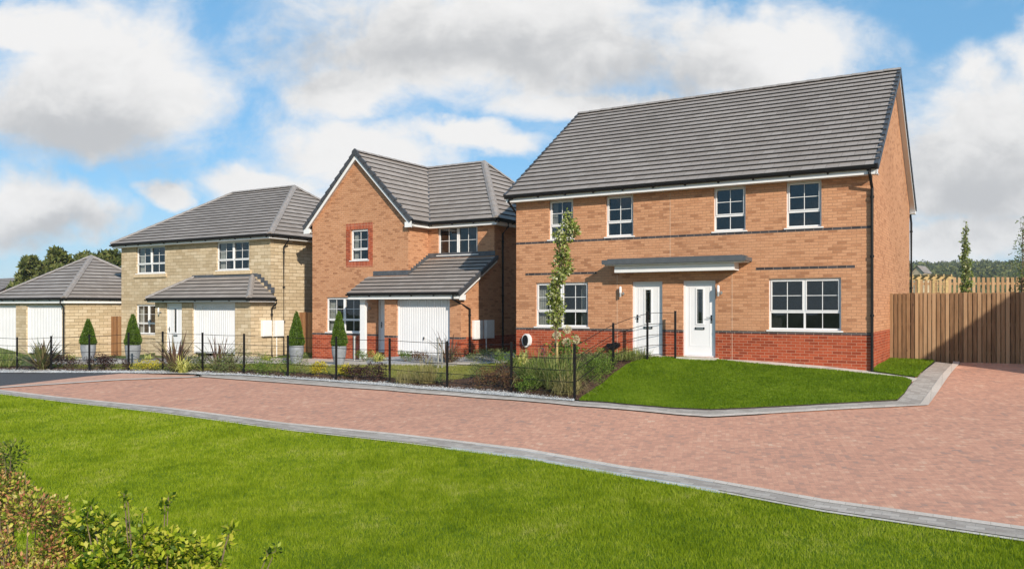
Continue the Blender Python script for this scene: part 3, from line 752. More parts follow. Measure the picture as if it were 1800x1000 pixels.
for nm, z0, z1, mt in (('upper_wall', dz1, WT2, 'buff'), ('brick_plinth', -3.2, dz0, 'red')):
    w = MB()
    wall_panel(w, (0,0), (1,0), (0,1), 0, GW, z0, z1, [g_win, u_win, door2], mt)
    wall_panel(w, (0,B2), (0,-1), (1,0), .3, B2-.3, z0, z1, [], mt)
    wall_panel(w, (GW,.3), (0,1), (-1,0), 0, RY-.3, z0, z1, [], mt)
    wall_panel(w, (GW-.3,RY), (1,0), (0,1), .3-.3+.3, RW-GW+.3, z0, z1, [(r_win[0]-GW+.3, r_win[1]-GW+.3, r_win[2], r_win[3])], mt)
    wall_panel(w, (RW,RY+.3), (0,1), (-1,0), 0, B2-RY-.6, z0, z1, [], mt)
    wall_panel(w, (RW,B2), (-1,0), (0,-1), 0, RW, z0, z1, [], mt)
    gt = .31 if z1 > 0 else z1
    wall_panel(w, (pier0,GY), (1,0), (0,1), 0, RW-pier0, z0, gt, [(gar[0]-pier0, gar[1]-pier0, gar[2]-2, gar[3])], mt)
    if z1 > 0:
        # side of the garage follows the lean-to slope
        w.prism([(RW, GY+.3, z0), (RW, RY, z0), (RW, RY, 1.62), (RW, GY+.3, .47)], (-.3,0,0), mt)
        w.prism([(pier0, GY+.3, z0), (pier0, -.001, z0), (pier0, -.001, .95), (pier0, GY+.3, .47)], (.25,0,0), mt)
        zt = EV2+.3*(RZ2-EV2)/(RX2+.3)-.08
        w.prism([(0, 0, WT2), (GW, 0, WT2), (GW, 0, zt), (RX2, 0, RZ2-.10), (0, 0, zt)], (0,.3,0), mt)
    else:
        w.box(RW-.3, RW, GY+.3, RY, z0, z1, mt); w.box(pier0, pier0+.25, GY+.3, -.001, z0, z1, mt)
    H2.bld(w, nm)
w = MB()
for a, b in ((-.005, door2[0]), (door2[1], GW+.005)): w.box(a, b, -.006, .3, dz0, dz1, 'blue')
for a, b in ((pier0-.004, gar[0]), (gar[1], RW+.004)): w.box(a, b, GY-.006, GY+.3, dz0, dz1, 'blue')
w.box(-.005, .3, .3, B2, dz0, dz1, 'blue'); w.box(RW-.3, RW+.002, GY+.3, B2, dz0, dz1, 'red'); w.box(pier0-.002, pier0+.25, GY+.3, 0, dz0, dz1, 'blue'); w.box(GW, RW-.3, RY-.002, RY+.3, dz0, dz1, 'red')
H2.bld(w, 'damp_course_band')
window(H2, *g_win, cols=2, curtain='L'); window(H2, *u_win, cols=1, curtain='L'); window(H2, *r_win, yl=RY, cols=2, transom=False, curtain='')
w = MB(); a, b, z0, z1 = u_win
w.box(a-.23, b+.23, -.007, .0, z1, z1+.23, 'soldier'); w.box(a-.23, b+.23, -.007, .0, z0-.27, z0-.045, 'soldier')
for q0, q1 in ((a-.23, a), (b, b+.23)): w.box(q0, q1, -.007, .0, z0-.045, z1, 'red')
H2.bld(w, 'red_brick_surround')
front_door(H2, *door2, hinge='R', glazed=False, letter=False)
garage_door(H2, *gar[:2], gar[2], gar[3], yl=GY)
w = MB(); c0, c1 = H2.fx(GY, 632.7), H2.fx(GY, 642.5); w.box(c0, c1-.03, GY, GY+.11, -2.2, .33, 'white'); w.box(c0-.01, c1-.02, GY-.01, GY+.12, -2.2, -1.75, 'white'); H2.bld(w, 'porch_post')
wall_lamp(H2, H2.fx(-.1, 645.5), H2.front(0, 645, 541)[1])
rf = MB(); EL, ER, EF, EB = -.30, RW+.30, RY-.30, B2+.30; RYY = 4.42; HX = 5.39; IX = GW+.30
roof_plane(rf, [(EL,EB,EV2),(EL,-.2,EV2),(RX2,-.2,RZ2),(RX2,RYY,RZ2)])
roof_plane(rf, [(IX,-.2,EV2),(IX,EF,EV2),(RX2,RYY,RZ2),(RX2,-.2,RZ2)])
roof_plane(rf, [(IX,EF,EV2),(ER,EF,EV2),(HX,RYY,RZ2),(RX2,RYY,RZ2)])
roof_plane(rf, [(ER,EF,EV2),(ER,EB,EV2),(HX,RYY,RZ2)])
roof_plane(rf, [(ER,EB,EV2),(EL,EB,EV2),(RX2,RYY,RZ2),(HX,RYY,RZ2)])
roof = H2.bld(rf, 'roof')
c = MB(); cap_line(c, (RX2,-.2,RZ2+.045), (RX2,RYY,RZ2+.045)); cap_line(c, (RX2,RYY,RZ2+.045), (HX,RYY,RZ2+.045)); H2.bld(c, 'ridge_tiles', roof)
for pq in (((ER,EF,EV2+.06), (HX,RYY,RZ2+.055)), ((ER,EB,EV2+.06), (HX,RYY,RZ2+.055)), ((EL,EB,EV2+.06), (RX2,RYY,RZ2+.055))): c = MB(); hip_cap(c, *pq); H2.bld(c, 'hip_tiles', roof)
c = MB(); c.bar((IX,EF,EV2+.035), (RX2,RYY,RZ2+.03), .07, .02, 'lead'); H2.bld(c, 'valley_lining', roof)
c = MB(); n = 11
for sgn, xe in ((-1, EL), (1, IX)):
    for i in range(n):
        t0, t1 = i/n, (i+1)/n+.01
        a = Vector((xe+(RX2-xe)*t0, -.23, EV2+(RZ2-EV2)*t0)); b = Vector((xe+(RX2-xe)*t1, -.23, EV2+(RZ2-EV2)*t1))
        up = Vector((sgn*(RZ2-EV2), 0, abs(RX2-xe))).normalized()
        c.prism([a-up*.10, b-up*.10, b+up*.02, a+up*.065], (0,.10,0), 'verge')
c.prism([(RX2-.15,-.235,RZ2-.12),(RX2+.15,-.235,RZ2-.12),(RX2+.12,-.235,RZ2+.02),(RX2,-.235,RZ2+.11),(RX2-.12,-.235,RZ2+.02)], (0,.11,0), 'verge')
H2.bld(c, 'verge_cap', roof)
w = MB()
k = (RZ2-EV2)/(RX2+.3)
for sgn, xe in ((-1, EL), (1, IX)):
    w.prism([(xe, -.185, EV2-.27), (RX2, -.185, RZ2-.30), (RX2, -.185, RZ2-.08), (xe, -.185, EV2-.05)], (0,.022,0), 'white')
    w.prism([(xe-sgn*.0, -.16, EV2-.16), (RX2, -.16, RZ2-.2), (RX2, -.001, RZ2-.2), (xe, -.001, EV2-.16)], (0,0,-.015), 'white')
    w.prism([(xe, -.186, 2.93), (xe-sgn*.32, -.186, 2.93), (xe-sgn*.32, -.186, 3.13), (xe, -.186, 3.13)], (0,.0235,0), 'white')
H2.bld(w, 'bargeboard')
w = MB(); w.box(IX-.06, IX-.035, -.16, EF+.0, 2.97, 3.14, 'white'); w.box(IX-.06, ER-.04, EF+.035, EF+.06, 2.97, 3.14, 'white'); w.box(ER-.06, ER-.035, EF+.06, EB-.04, 2.97, 3.14, 'white'); w.box(EL+.035, EL+.06, -.16, EB-.04, 2.97, 3.14, 'white'); H2.bld(w, 'fascia')
w = MB(); w.box(GW+.001, IX-.06, -.16, RY-.001, 2.975, 2.99, 'white'); w.box(IX-.06, ER-.06, EF+.06, RY-.001, 2.976, 2.991, 'white'); w.box(RW+.001, ER-.06, RY-.001, EB-.05, 2.975, 2.99, 'white'); w.box(EL+.06, -.001, -.16, EB-.05, 2.975, 2.99, 'white'); H2.bld(w, 'soffit')
w = MB(); gutter(w, (IX-.035,-.16,3.14), (IX-.035,EF-.03,3.14), (1,0,0)); gutter(w, (IX-.0,EF+.035,3.14), (ER,EF+.035,3.14), (0,-1,0)); gutter(w, (ER-.035,EF,3.14), (ER-.035,EB,3.14), (1,0,0)); gutter(w, (EL+.035,EB,3.14), (EL+.035,-.16,3.14), (-1,0,0)); H2.bld(w, 'gutter')
# lean-to roof over porch and garage
LE = GY-.30; LZ = .47; s2 = 1.36/(RY-LE)
lx = H2.fx(LE, 609.5); rx = RW+.14
rf = MB()
zk = LZ+s2*(0-LE); zr = LZ+s2*(RY-LE)
roof_plane(rf, [(lx,LE,LZ),(rx,LE,LZ),(rx,-.002,zk),(lx,-.002,zk)], step=.3)
roof_plane(rf, [(GW,-.002,zk),(rx,-.002,zk),(rx,RY-.002,zr),(GW,RY-.002,zr)], step=.3)
lean = H2.bld(rf, 'lean_to_roof')
w = MB(); fl = H2.fx(0, 642); w.box(lx+.25, GW-.0, -.02, -.001, zk+.03, zk+.21, 'lead'); w.box(GW+.0, rx-.1, RY-.02, RY-.001, zr+.03, zr+.21, 'lead')
n = 8
for i in range(n):
    y0 = RY*i/n; z0 = zk+s2*y0; w.box(GW+.001, GW+.016, y0, y0+RY/n+.02, z0+.0, z0+.22+.0, 'lead')
H2.bld(w, 'lead_flashing', lean)
w = MB(); w.box(lx+.02, rx-.01, LE+.035, LE+.06, LZ-.20, LZ-.03, 'white')
for x in (rx-.03, lx+.02):
    yb = RY if x > 5 else -.001
    w.prism([(x, LE+.035, LZ-.20), (x, yb, LZ-.20+s2*(yb-LE)), (x, yb, LZ-.02+s2*(yb-LE)), (x, LE+.035, LZ-.02)], (.02,0,0), 'white')
w.box(lx+.04, rx-.03, LE+.06, GY-.001, LZ-.195, LZ-.18, 'white'); w.box(lx+.04, pier0, GY-.001, -.001, LZ-.194, LZ-.181, 'white')
w.prism([(rx-.03, LE+.035, LZ-.24), (rx-.03, LE+.4, LZ-.24), (rx-.03, LE+.4, LZ-.05), (rx-.03, LE+.035, LZ-.1)], (.021,0,0), 'white')
H2.bld(w, 'fascia', lean)
w = MB(); n = 7
for i in range(n):
    y0 = LE+(RY-LE)*i/n; y1 = LE+(RY-LE)*(i+1)/n+.01; z0 = LZ+s2*(y0-LE); z1 = LZ+s2*(y1-LE)
    w.prism([(rx-.05, y0, z0-.1), (rx-.05, y1, z1-.1), (rx-.05, y1, z1+.03), (rx-.05, y0, z0+.075)], (.09,0,0), 'verge')
H2.bld(w, 'verge_cap', lean)
w = MB(); gutter(w, (lx,LE+.035,LZ-.01), (rx-.02,LE+.035,LZ-.01), (0,-1,0)); H2.bld(w, 'gutter', lean)
w = MB(); px_, pz_ = RW+.06, 0
downpipe(w, [(RW-.10,LE-.03,LZ-.05), (RW-.10,LE-.03,LZ-.22), (RW+.06,GY+.45,LZ-.55), (RW+.06,GY+.45,-1.9)]); H2.bld(w, 'downpipe')
w = MB(); yy = H2.side(RW+.06, 884)[0]; downpipe(w, [(ER-.0,yy,3.08), (ER-.0,yy,2.95), (RW+.06,yy,2.7), (RW+.06,yy,-1.9)]); H2.bld(w, 'downpipe')
for pa, pb, ya, yb, pole in ((830, 845, 563, 595, 0), (850, 865, 562.5, 594, 1)):
    y0, z1 = H2.side(RW, pa, ya); y1, z0 = H2.side(RW, pb, yb)
    m = MB(); m.box(RW+.001, RW+.10, y0, y1, z0, z1, 'meter'); m.box(RW+.10, RW+.115, y0+.03, y1-.03, z0+.03, z1-.03, 'meter')
    o = H2.bld(m, 'meter_box')
    if pole: m = MB(); m.tube([(RW+.05, y0+.1, z0), (RW+.05, y0+.1, -1.9)], .02, 'meter', 8); H2.bld(m, 'supply_pipe', o)

# ================================================================ left stone house
H1 = House('stone_house', 'buff stone house with hipped grey roof and white garage in a low front projection', -9.955-10.2*U.x, 33.18-10.2*U.y, -2.0)
W1, D1 = 10.2, 8.22; PY = -1.03
pj = H1.fx(PY, 272.5)
def fw(H, yl, pa, pb, ya, yb):
    pm = (pa+pb)/2; return (H.fx(yl, pa), H.fx(yl, pb), H.front(yl, pm, yb)[1], H.front(yl, pm, ya)[1])
w_ul = fw(H1, 0, 239.5, 290, 431.5, 480); w_ur = fw(H1, 0, 380.5, 438, 424, 474); w_gl = fw(H1, 0, 239, 281, 535, 586.5)
ur_top = 2.83
w_ul = (*w_ul[:3], ur_top-.03); w_ur = (*w_ur[:3], ur_top-.03)
d1 = fw(H1, PY, 291.5, 319.5, 533, 621.5); g1 = fw(H1, PY, 338, 413, 532, 622)
EV1, RZ1 = 2.95, 5.68; WT1 = 2.83
w = MB()
wall_panel(w, (0,0), (1,0), (0,1), 0, W1, -3.2, WT1, [w_ul, w_ur, w_gl], 'stone')
wall_panel(w, (0,D1), (0,-1), (1,0), .3, D1-.3, -3.2, WT1, [], 'stone')
wall_panel(w, (W1,.3), (0,1), (-1,0), 0, D1-.6, -3.2, WT1, [], 'stone')
wall_panel(w, (W1,D1), (-1,0), (0,-1), 0, W1, -3.2, WT1, [], 'stone')
o = H1.bld(w, 'upper_wall')
w = MB()
PT = .25
wall_panel(w, (pj,PY), (1,0), (0,1), 0, W1-pj, -3.2, PT, [(d1[0]-pj, d1[1]-pj, d1[2], d1[3]), (g1[0]-pj, g1[1]-pj, g1[2]-1.5, g1[3])], 'stone')
w.box(W1-.25, W1, PY+.3, -.001, -3.2, PT, 'stone'); w.box(pj, pj+.25, PY+.3, -.001, -3.2, PT, 'stone')
H1.bld(w, 'projection_wall')
window(H1, *w_ul, cols=2, stonesill=True); window(H1, *w_ur, cols=2, stonesill=True); window(H1, *w_gl, cols=2, stonesill=True, curtain='L')
front_door(H1, *d1, yl=PY, hinge='R'); garage_door(H1, *g1, yl=PY, handle=False)
wall_lamp(H1, H1.fx(PY-.1, 278.5), H1.front(PY, 279, 548)[1], PY)
OVH = .34
rf = MB(); ra, rh = 3.0, D1/2
x0, x1, y0, y1 = -OVH, W1+OVH, -OVH, D1+OVH
rl = (2.95, rh, RZ1); rr = (W1-2.95, rh, RZ1)
roof_plane(rf, [(x0,y0,EV1),(x1,y0,EV1),rr,rl]); roof_plane(rf, [(x1,y0,EV1),(x1,y1,EV1),rr]); roof_plane(rf, [(x1,y1,EV1),(x0,y1,EV1),rl,rr]); roof_plane(rf, [(x0,y1,EV1),(x0,y0,EV1),rl])
roof = H1.bld(rf, 'roof')
up = Vector((0,0,.055))
c = MB(); cap_line(c, Vector(rl)+up, Vector(rr)+up); H1.bld(c, 'ridge_tiles', roof)
for p, q in (((x0,y0,EV1), rl), ((x1,y0,EV1), rr), ((x1,y1,EV1), rr), ((x0,y1,EV1), rl)): c = MB(); hip_cap(c, Vector(p)+up, Vector(q)+up); H1.bld(c, 'hip_tiles', roof)
def eaves(H, x0, x1, y0, y1, ze, sides, parent=None, ht=.13, inset=.04, wall=None):
    f = MB(); g = MB(); zt = ze-.03; zb = zt-ht; i = inset
    if 'F' in sides: f.box(x0+i, x1-i, y0+i, y0+i+.022, zb, zt, 'white'); gutter(g, (x0,y0+i,zt), (x1,y0+i,zt), (0,-1,0))
    if 'R' in sides: f.box(x1-i-.022, x1-i, y0+i+.022, y1-i, zb, zt, 'white'); gutter(g, (x1-i,y0,zt), (x1-i,y1,zt), (1,0,0))
    if 'L' in sides: f.box(x0+i, x0+i+.022, y0+i+.022, y1-i, zb, zt, 'white'); gutter(g, (x0+i,y1,zt), (x0+i,y0,zt), (-1,0,0))
    if 'B' in sides: f.box(x0+i+.022, x1-i-.022, y1-i-.022, y1-i, zb, zt, 'white'); gutter(g, (x1,y1-i,zt), (x0,y1-i,zt), (0,1,0))
    H.bld(f, 'fascia', parent); H.bld(g, 'gutter', parent)
    s = MB(); s.box(x0+i+.022, x1-i-.022, y0+i+.022, y1-i-.022, zb+.004, zb+.016, 'white'); H.bld(s, 'soffit', parent)
eaves(H1, x0, x1, y0, y1, EV1, 'FRLB')
# projection roof
xl = H1.fx(PY-.37, 256); xr = W1+.33; yf = PY-.37; ze = .34; zt = 1.27; run = -yf
rf = MB()
roof_plane(rf, [(xl,yf,ze),(xr,yf,ze),(xr-run,-.002,zt),(xl+run,-.002,zt)], step=.3); roof_plane(rf, [(xr,yf,ze),(xr,-.002,ze),(xr-run,-.002,zt)], step=.3); roof_plane(rf, [(xl,-.002,ze),(xl,yf,ze),(xl+run,-.002,zt)], step=.3)
pr = H1.bld(rf, 'projection_roof')
for pq in (((xl,yf,ze+.055), (xl+run,-.01,zt+.05)), ((xr,yf,ze+.055), (xr-run,-.01,zt+.05))): c = MB(); hip_cap(c, *pq, w=.12); H1.bld(c, 'hip_tiles', pr)
c = MB(); c.box(xl+run-.1, xr-run+.3, -.015, -.001, zt-.02, zt+.12, 'lead')
for i in range(5):
    c.box(xr-run+.30+i*.2, xr-run+.30+i*.2+.22, -.016, -.001, zt-.12-i*.15, zt+.12-i*.14-.03, 'lead')
H1.bld(c, 'lead_flashing', pr)
f = MB(); f.box(xl+.04, xr-.04, yf+.04, yf+.062, ze-.15, ze-.03, 'white'); f.box(xr-.062, xr-.04, yf+.062, -.002, ze-.15, ze-.03, 'white'); f.box(xl+.04, xl+.062, yf+.062, -.002, ze-.15, ze-.03, 'white'); f.box(xl+.062, xr-.062, yf+.062, -.002, ze-.146, ze-.134, 'white'); H1.bld(f, 'fascia', pr)
g = MB(); gutter(g, (xl,yf+.04,ze-.03), (xr,yf+.04,ze-.03), (0,-1,0)); gutter(g, (xr-.04,yf,ze-.03), (xr-.04,.0,ze-.03), (1,0,0)); H1.bld(g, 'gutter', pr)
ya = H1.side(W1+.06, 478)[0]; w = MB(); downpipe(w, [(xr,ya,ze-.08), (xr,ya,ze-.2), (W1+.06,ya,ze-.4), (W1+.06,ya,-2.3)]); H1.bld(w, 'downpipe')
ya = H1.side(W1+.06, 499)[0]; w = MB(); downpipe(w, [(x1+.0,ya,EV1-.08), (x1,ya,EV1-.2), (W1+.06,ya,EV1-.45), (W1+.06,ya,-2.3)]); H1.bld(w, 'downpipe')
for pa, pb in ((458.5, 474), (480, 495)):
    y0_, z1_ = H1.side(W1, pa, 563); y1_, z0_ = H1.side(W1, pb, 590.5)
    m = MB(); m.box(W1+.001, W1+.14, y0_, y1_, z0_, z1_, 'meter'); m.box(W1+.14, W1+.155, y0_+.03, y1_-.03, z0_+.03, z1_-.03, 'meter'); o = H1.bld(m, 'meter_box')
    if pa > 475: m = MB(); m.tube([(W1+.05, y0_+.15, z0_), (W1+.05, y0_+.15, -2.3)], .02, 'meter', 8); H1.bld(m, 'supply_pipe', o)

# ================================================================ far left double garage
W0, D0 = 6.2, 6.2
H0 = House('double_garage', 'low buff stone double garage with hipped roof at the far left', -20.58-W0*U.x, 37.1-W0*U.y, -2.2, 'garage')
zt = H0.front(0, 80, 536.7)[1]; zb = -2.24
gA = (H0.fx(0, 46), H0.fx(0, 109), zb, zt); gB = (H0.fx(0, 28)-(gA[1]-gA[0]), H0.fx(0, 28), zb, zt)
w = MB(); TT = .10
wall_panel(w, (0,0), (1,0), (0,1), 0, W0, -3.2, TT+.1, [(gA[0], gA[1], zb-1, zt), (gB[0], gB[1], zb-1, zt)], 'stone')
wall_panel(w, (0,D0), (0,-1), (1,0), .3, D0-.3, -3.2, TT+.1, [], 'stone'); wall_panel(w, (W0,.3), (0,1), (-1,0), 0, D0-.6, -3.2, TT+.1, [], 'stone'); wall_panel(w, (W0,D0), (-1,0), (0,-1), 0, W0, -3.2, TT+.1, [], 'stone')
H0.bld(w, 'wall')
for g in (gB, gA): garage_door(H0, *g, handle=False)
rf = MB(); o_ = .2; E0 = .39; A0 = (W0/2, D0/2, 2.56)
cn = [(-o_,-o_,E0),(W0+o_,-o_,E0),(W0+o_,D0+o_,E0),(-o_,D0+o_,E0)]
for k in range(4): roof_plane(rf, [cn[k], cn[(k+1) % 4], A0])
roof = H0.bld(rf, 'roof')
for p in cn: c = MB(); hip_cap(c, Vector(p)+up, Vector(A0)+up); H0.bld(c, 'hip_tiles', roof)
eaves(H0, -o_, W0+o_, -o_, D0+o_, E0, 'FRLB', ht=.2)
w = MB(); downpipe(w, [(W0-.08,-.2,E0-.08), (W0-.08,-.2,E0-.25), (W0-.05,-.06,E0-.4), (W0-.05,-.06,-2.4)]); H0.bld(w, 'downpipe')

# ================================================================ neighbour outside the frame on the right whose gable shades the fence
def simple_house(name, label, ox, oy, base, Wd, Dp, eav, rid, mat, rot, cat='house', wins=()):
    r = thing(name, label, cat, (ox, oy, base+EYE), rot)
    w = MB(); w.box(0, Wd, 0, Dp, -1, eav, mat)
    w.prism([(0,0,eav),(Wd,0,eav),(Wd/2,0,rid)], (0,Dp,0), mat); w.build('wall', r)
    f = MB(); k = (rid-eav)/(Wd/2); o = .2
    roof_plane(f, [(-o,Dp+.15,eav-k*o+.05),(-o,-.15,eav-k*o+.05),(Wd/2,-.15,rid+.05),(Wd/2,Dp+.15,rid+.05)]); roof_plane(f, [(Wd+o,-.15,eav-k*o+.05),(Wd+o,Dp+.15,eav-k*o+.05),(Wd/2,Dp+.15,rid+.05),(Wd/2,-.15,rid+.05)])
    f.build('roof', r)
    for (x, z, ww, hh) in wins:
        q = MB()
        for a, b, c, d in ((x, x+.07, z, z+hh), (x+ww-.07, x+ww, z, z+hh), (x+.07, x+ww-.07, z, z+.07), (x+.07, x+ww-.07, z+hh-.07, z+hh), (x+ww/2-.03, x+ww/2+.03, z+.07, z+hh-.07)): q.box(a, b, -.02, .03, c, d, 'white')
        wo = q.build('window', r); q = MB(); q.box(x+.07, x+ww-.07, -.005, -.002, z+.07, z+hh-.07, 'room'); q.build('glass_pane', wo)
    return r
SUNH = Vector((.5195*1-1.33*.8545, .8545*1+1.33*.5195, 0)); SUNH.normalize(); TANE = .46
A_ = Vector((11.6, 22.68, 0)); nb = A_ - SUNH*(4.7/TANE)
simple_house('neighbour_house', 'orange brick gabled house beyond the right edge that shades the timber fence', nb.x, nb.y, -1.55, 8.0, 7.0, 4.7, 4.7+4*.83, 'buff', ANG, wins=((1,2.6,1.2,1.2),(5.5,2.6,1.2,1.2),(1,.6,1.8,1.3)))

# ================================================================ ground
def ground_poly(name, pts, mat, off, kind='structure', step=.45, label=None, cat=None, thick=.0, uvrot=None):
    xs = [p[0] for p in pts]; ys = [p[1] for p in pts]
    bm = bmesh.new(); vs = [bm.verts.new((p[0], p[1], 0)) for p in pts]; bm.faces.new(vs)
    bmesh.ops.triangulate(bm, faces=bm.faces[:])
    def cuts(lo, hi, ax):
        t = math.floor(lo/step)*step
        while t < hi:
            co = (t,0,0) if ax == 0 else (0,t,0); no = (1,0,0) if ax == 0 else (0,1,0)
            bmesh.ops.bisect_plane(bm, geom=bm.verts[:]+bm.edges[:]+bm.faces[:], plane_co=co, plane_no=no); t += step
    cuts(min(xs), max(xs), 0); cuts(min(ys), max(ys), 1)
    z = G(np.array([v.co.x for v in bm.verts]), np.array([v.co.y for v in bm.verts]))
    for v, q in zip(bm.verts, z): v.co.z = q+off+EYE
    if thick:
        be = [e for e in bm.edges if e.is_boundary]
        r = bmesh.ops.extrude_edge_only(bm, edges=be)
        for g in r['geom']:
            if isinstance(g, bmesh.types.BMVert): g.co.z -= thick
            if isinstance(g, bmesh.types.BMFace): g.material_index = 1
    bmesh.ops.recalc_face_normals(bm, faces=bm.faces[:])
    up = sum(f.normal.z for f in bm.faces)
    if up < 0: bmesh.ops.reverse_faces(bm, faces=bm.faces[:])
    uvl = bm.loops.layers.uv.new('UVMap')
    for f in bm.faces:
        for l in f.loops: l[uvl].uv = (l.vert.co.x, l.vert.co.y)
    me = bpy.data.meshes.new(name); bm.to_mesh(me); bm.free(); me.materials.append(MT[mat]); me.materials.append(MT['soil'])
    for p in me.polygons: p.use_smooth = not thick
    o = bpy.data.objects.new(name, me); COL.objects.link(o); tag(o, label, cat, None, kind); return o
PX = lambda L_: [pix(*p) for p in L_]
# big sheet
def far_sheet():
    rr = [0]+list(np.geomspace(3, 690, 84)); na = 180
    verts = []; 
    for r in rr[1:]:
        for k in range(na): t = 2*math.pi*k/na; verts.append((r*math.sin(t), 12+r*math.cos(t)))
    v = np.array(verts); z = G(v[:,0], v[:,1])-.12
    vv = np.column_stack([v, z+EYE]); c = np.array([[0, 12, gz(0,12)-.12+EYE]]); vv = np.vstack([vv, c])
    nr = len(rr)-1; f = []
    for i in range(nr-1):
        for k in range(na): k2 = (k+1) % na; f.append((i*na+k2, i*na+k, (i+1)*na+k, (i+1)*na+k2))
    ci = len(vv)-1
    for k in range(na): f.append((ci, k, (k+1) % na, (k+1) % na))
    f = [q for q in f if len(set(q)) == 4]
    f2 = np.array(f)
    o = np_mesh('ground', vv, f2, 'far_ground'); tag(o, None, None, None, 'structure')
    for p in o.data.polygons: p.use_smooth = True
far_sheet()
# near kerb line of the road and the far one
nearT = [(-260,672),(-100,680),(0,685),(100,697),(300,717),(500,743),(700,762.5),(850,780),(928,789.5),(1005,803),(1100,820),(1200,834),(1450,878),(1800,926),(2050,962)]
nearB = [(-260,677),(-100,685),(0,691),(100,703.5),(300,726),(500,753.5),(700,775),(850,793.5),(928,803),(1005,817),(1100,833.5),(1200,850),(1450,896),(1800,947),(2050,985)]
farT = [(350,662),(430,668),(506,673.5),(591,680),(680,686),(786,694.5),(899,703),(1010,713.5),(1130,723),(1190,729),(1248,733),(1330,728.5),(1440,722),(1560,716),(1632,712.5),(1686,640),(1688,630)]
road = PX(nearT)[::-1][0:0]
nT = PX(nearT); nB = PX(nearB); fT = PX(farT)
fence_line_px = [(-40,651),(0,650.5),(30,650),(90,651),(157,652),(226,651.5),(286,651.5),(356,653.5),(429,657),(506,662.5),(591,668),(685,673),(786,681.5),(899,690),(1010,702)]
right_edge = [pix(2050, 962), (22, 14), (24, 18), pix(1900, 640)]
roadpoly = nT[:1] + nT[1:] + right_edge[1:] + [pix(1686, 630)] + fT[::-1][1:] + [pix(180, 655.8), pix(-260, 654)]
ground_poly('road', roadpoly, 'paver', -.01, step=.6)
# asphalt at the left
ground_poly('asphalt_road', PX([(-260,653.8),(215,656.3),(150,661.5),(60,672),(0,678.2),(-120,676),(-260,671)]), 'asphalt', .0)
ground_poly('paved_apron', PX([(215,656.3),(345,659.5),(338,662),(200,667),(100,673.5),(40,677.5),(0,680),(0,678.6),(60,672.2),(150,661.8)]), 'paver2', .004)
def band(name, top, bot, mat, off, **k):
    ground_poly(name, top+bot[::-1], mat, off, **k)
def offset_line(pts, d):
    "shift a ground polyline sideways by d metres (left of travel)"
    out = []
    for i, p in enumerate(pts):
        a = Vector((*pts[max(i-1, 0)], 0)); b = Vector((*pts[min(i+1, len(pts)-1)], 0)); t = (b-a).normalized(); n = Vector((-t.y, t.x, 0))
        out.append((p[0]+n.x*d, p[1]+n.y*d))
    return out
band('kerb_edging', nT, offset_line(nT, -.13), 'edging', .012, step=.6)
band('kerb_paving', offset_line(nT, -.13), nB, 'charcoal', .008, step=.6)
band('kerb_haunch', nB, offset_line(nB, -.07), 'concrete', .0, step=.6)
fo = offset_line(fT, .16)
band('far_edging', fT, fo, 'edging', .012, step=.6)
ground_poly('left_edging', PX([(350,661.6),(200,667.2),(100,674),(0,680.4),(-60,684),(-60,685.5),(0,682),(100,675.6),(200,668.8),(350,663)]), 'edging', .014)
# charcoal strip between edging and gravel / lawn
lawn_front = [(1018,705.5),(1060,707.5),(1100,711.5),(1180,718),(1250,721),(1330,717.5),(1400,714),(1500,708.5),(1577,704.5)]
grav_in = [(350,658.5),(429,660.5),(506,666),(591,672),(685,679),(786,687.5),(899,697),(1005,705.5)]
ch = fo[:fT.index(fT[14])+1] + PX([(1612,664),(1644,637)][:0]) 
ground_poly('charcoal_paving', fo[:15] + PX([(1577,703.5),(1500,707.5),(1400,713),(1250,720),(1180,717),(1100,710.5),(1018,704.5),(1005,704.5)]) + PX(grav_in[::-1][1:]), 'charcoal', .004)
ground_poly('drive_side_paving', PX([(1577,703.5)]) + [fo[14], fo[15]] + PX([(1645,636),(1612,664)]), 'charcoal', .005)
# gravel strip outside the railing
inner = [(p[0], p[1]-1.5) for p in fence_line_px]
ground_poly('gravel_strip', PX(inner) + PX([(1009,706),(1005,705.5)]) + PX(grav_in[::-1][1:]) + PX([(330,657.5),(215,656.2),(100,656),(0,655.5),(-40,655.3)]), 'gravel', .02)
# bark bed along the railing, widening by the brick house
ground_poly('bark_bed', PX([(-40,652),(0,651.5),(30,651),(90,652),(157,653),(226,652.5),(286,652.5),(356,654.5),(429,658),(506,663.5),(591,669),(685,674),(786,682.5),(899,691),(1010,703),(1019,704.5),(1042,686),(1077,658),(1102,641.5),(1140,629),(1137,625),(1100,622),(1040,622),(960,628),(905,634),(880,641),(866,655),(800,667),(680,663),(560,656),(430,651),(215,649),(100,645),(-40,643)]), 'mulch', .022)
ground_poly('garden_lawn', PX([(60,646.5),(215,651),(430,653),(560,658),(680,665),(800,669),(868,657),(884,642.5),(868,639.5),(700,642.5),(560,643.5),(500,640.5),(330,640.5),(200,641),(60,640.5)]), 'dry_lawn', .024, label=None)
ground_poly('garden_path', PX([(60,641.5),(200,642),(330,641.5),(500,641.5),(560,644.5),(700,643.5),(868,640.5),(905,636),(905,630),(860,636),(700,640),(645,640),(650,622),(560,625),(552,631),(500,630),(440,633),(330,634),(130,630),(60,632)]), 'path', .026)
ground_poly('gravel_bed', PX([(645,640.5),(700,640.5),(860,636.5),(905,630.5),(905,622),(700,622),(640,628)]), 'bluegravel', .030)
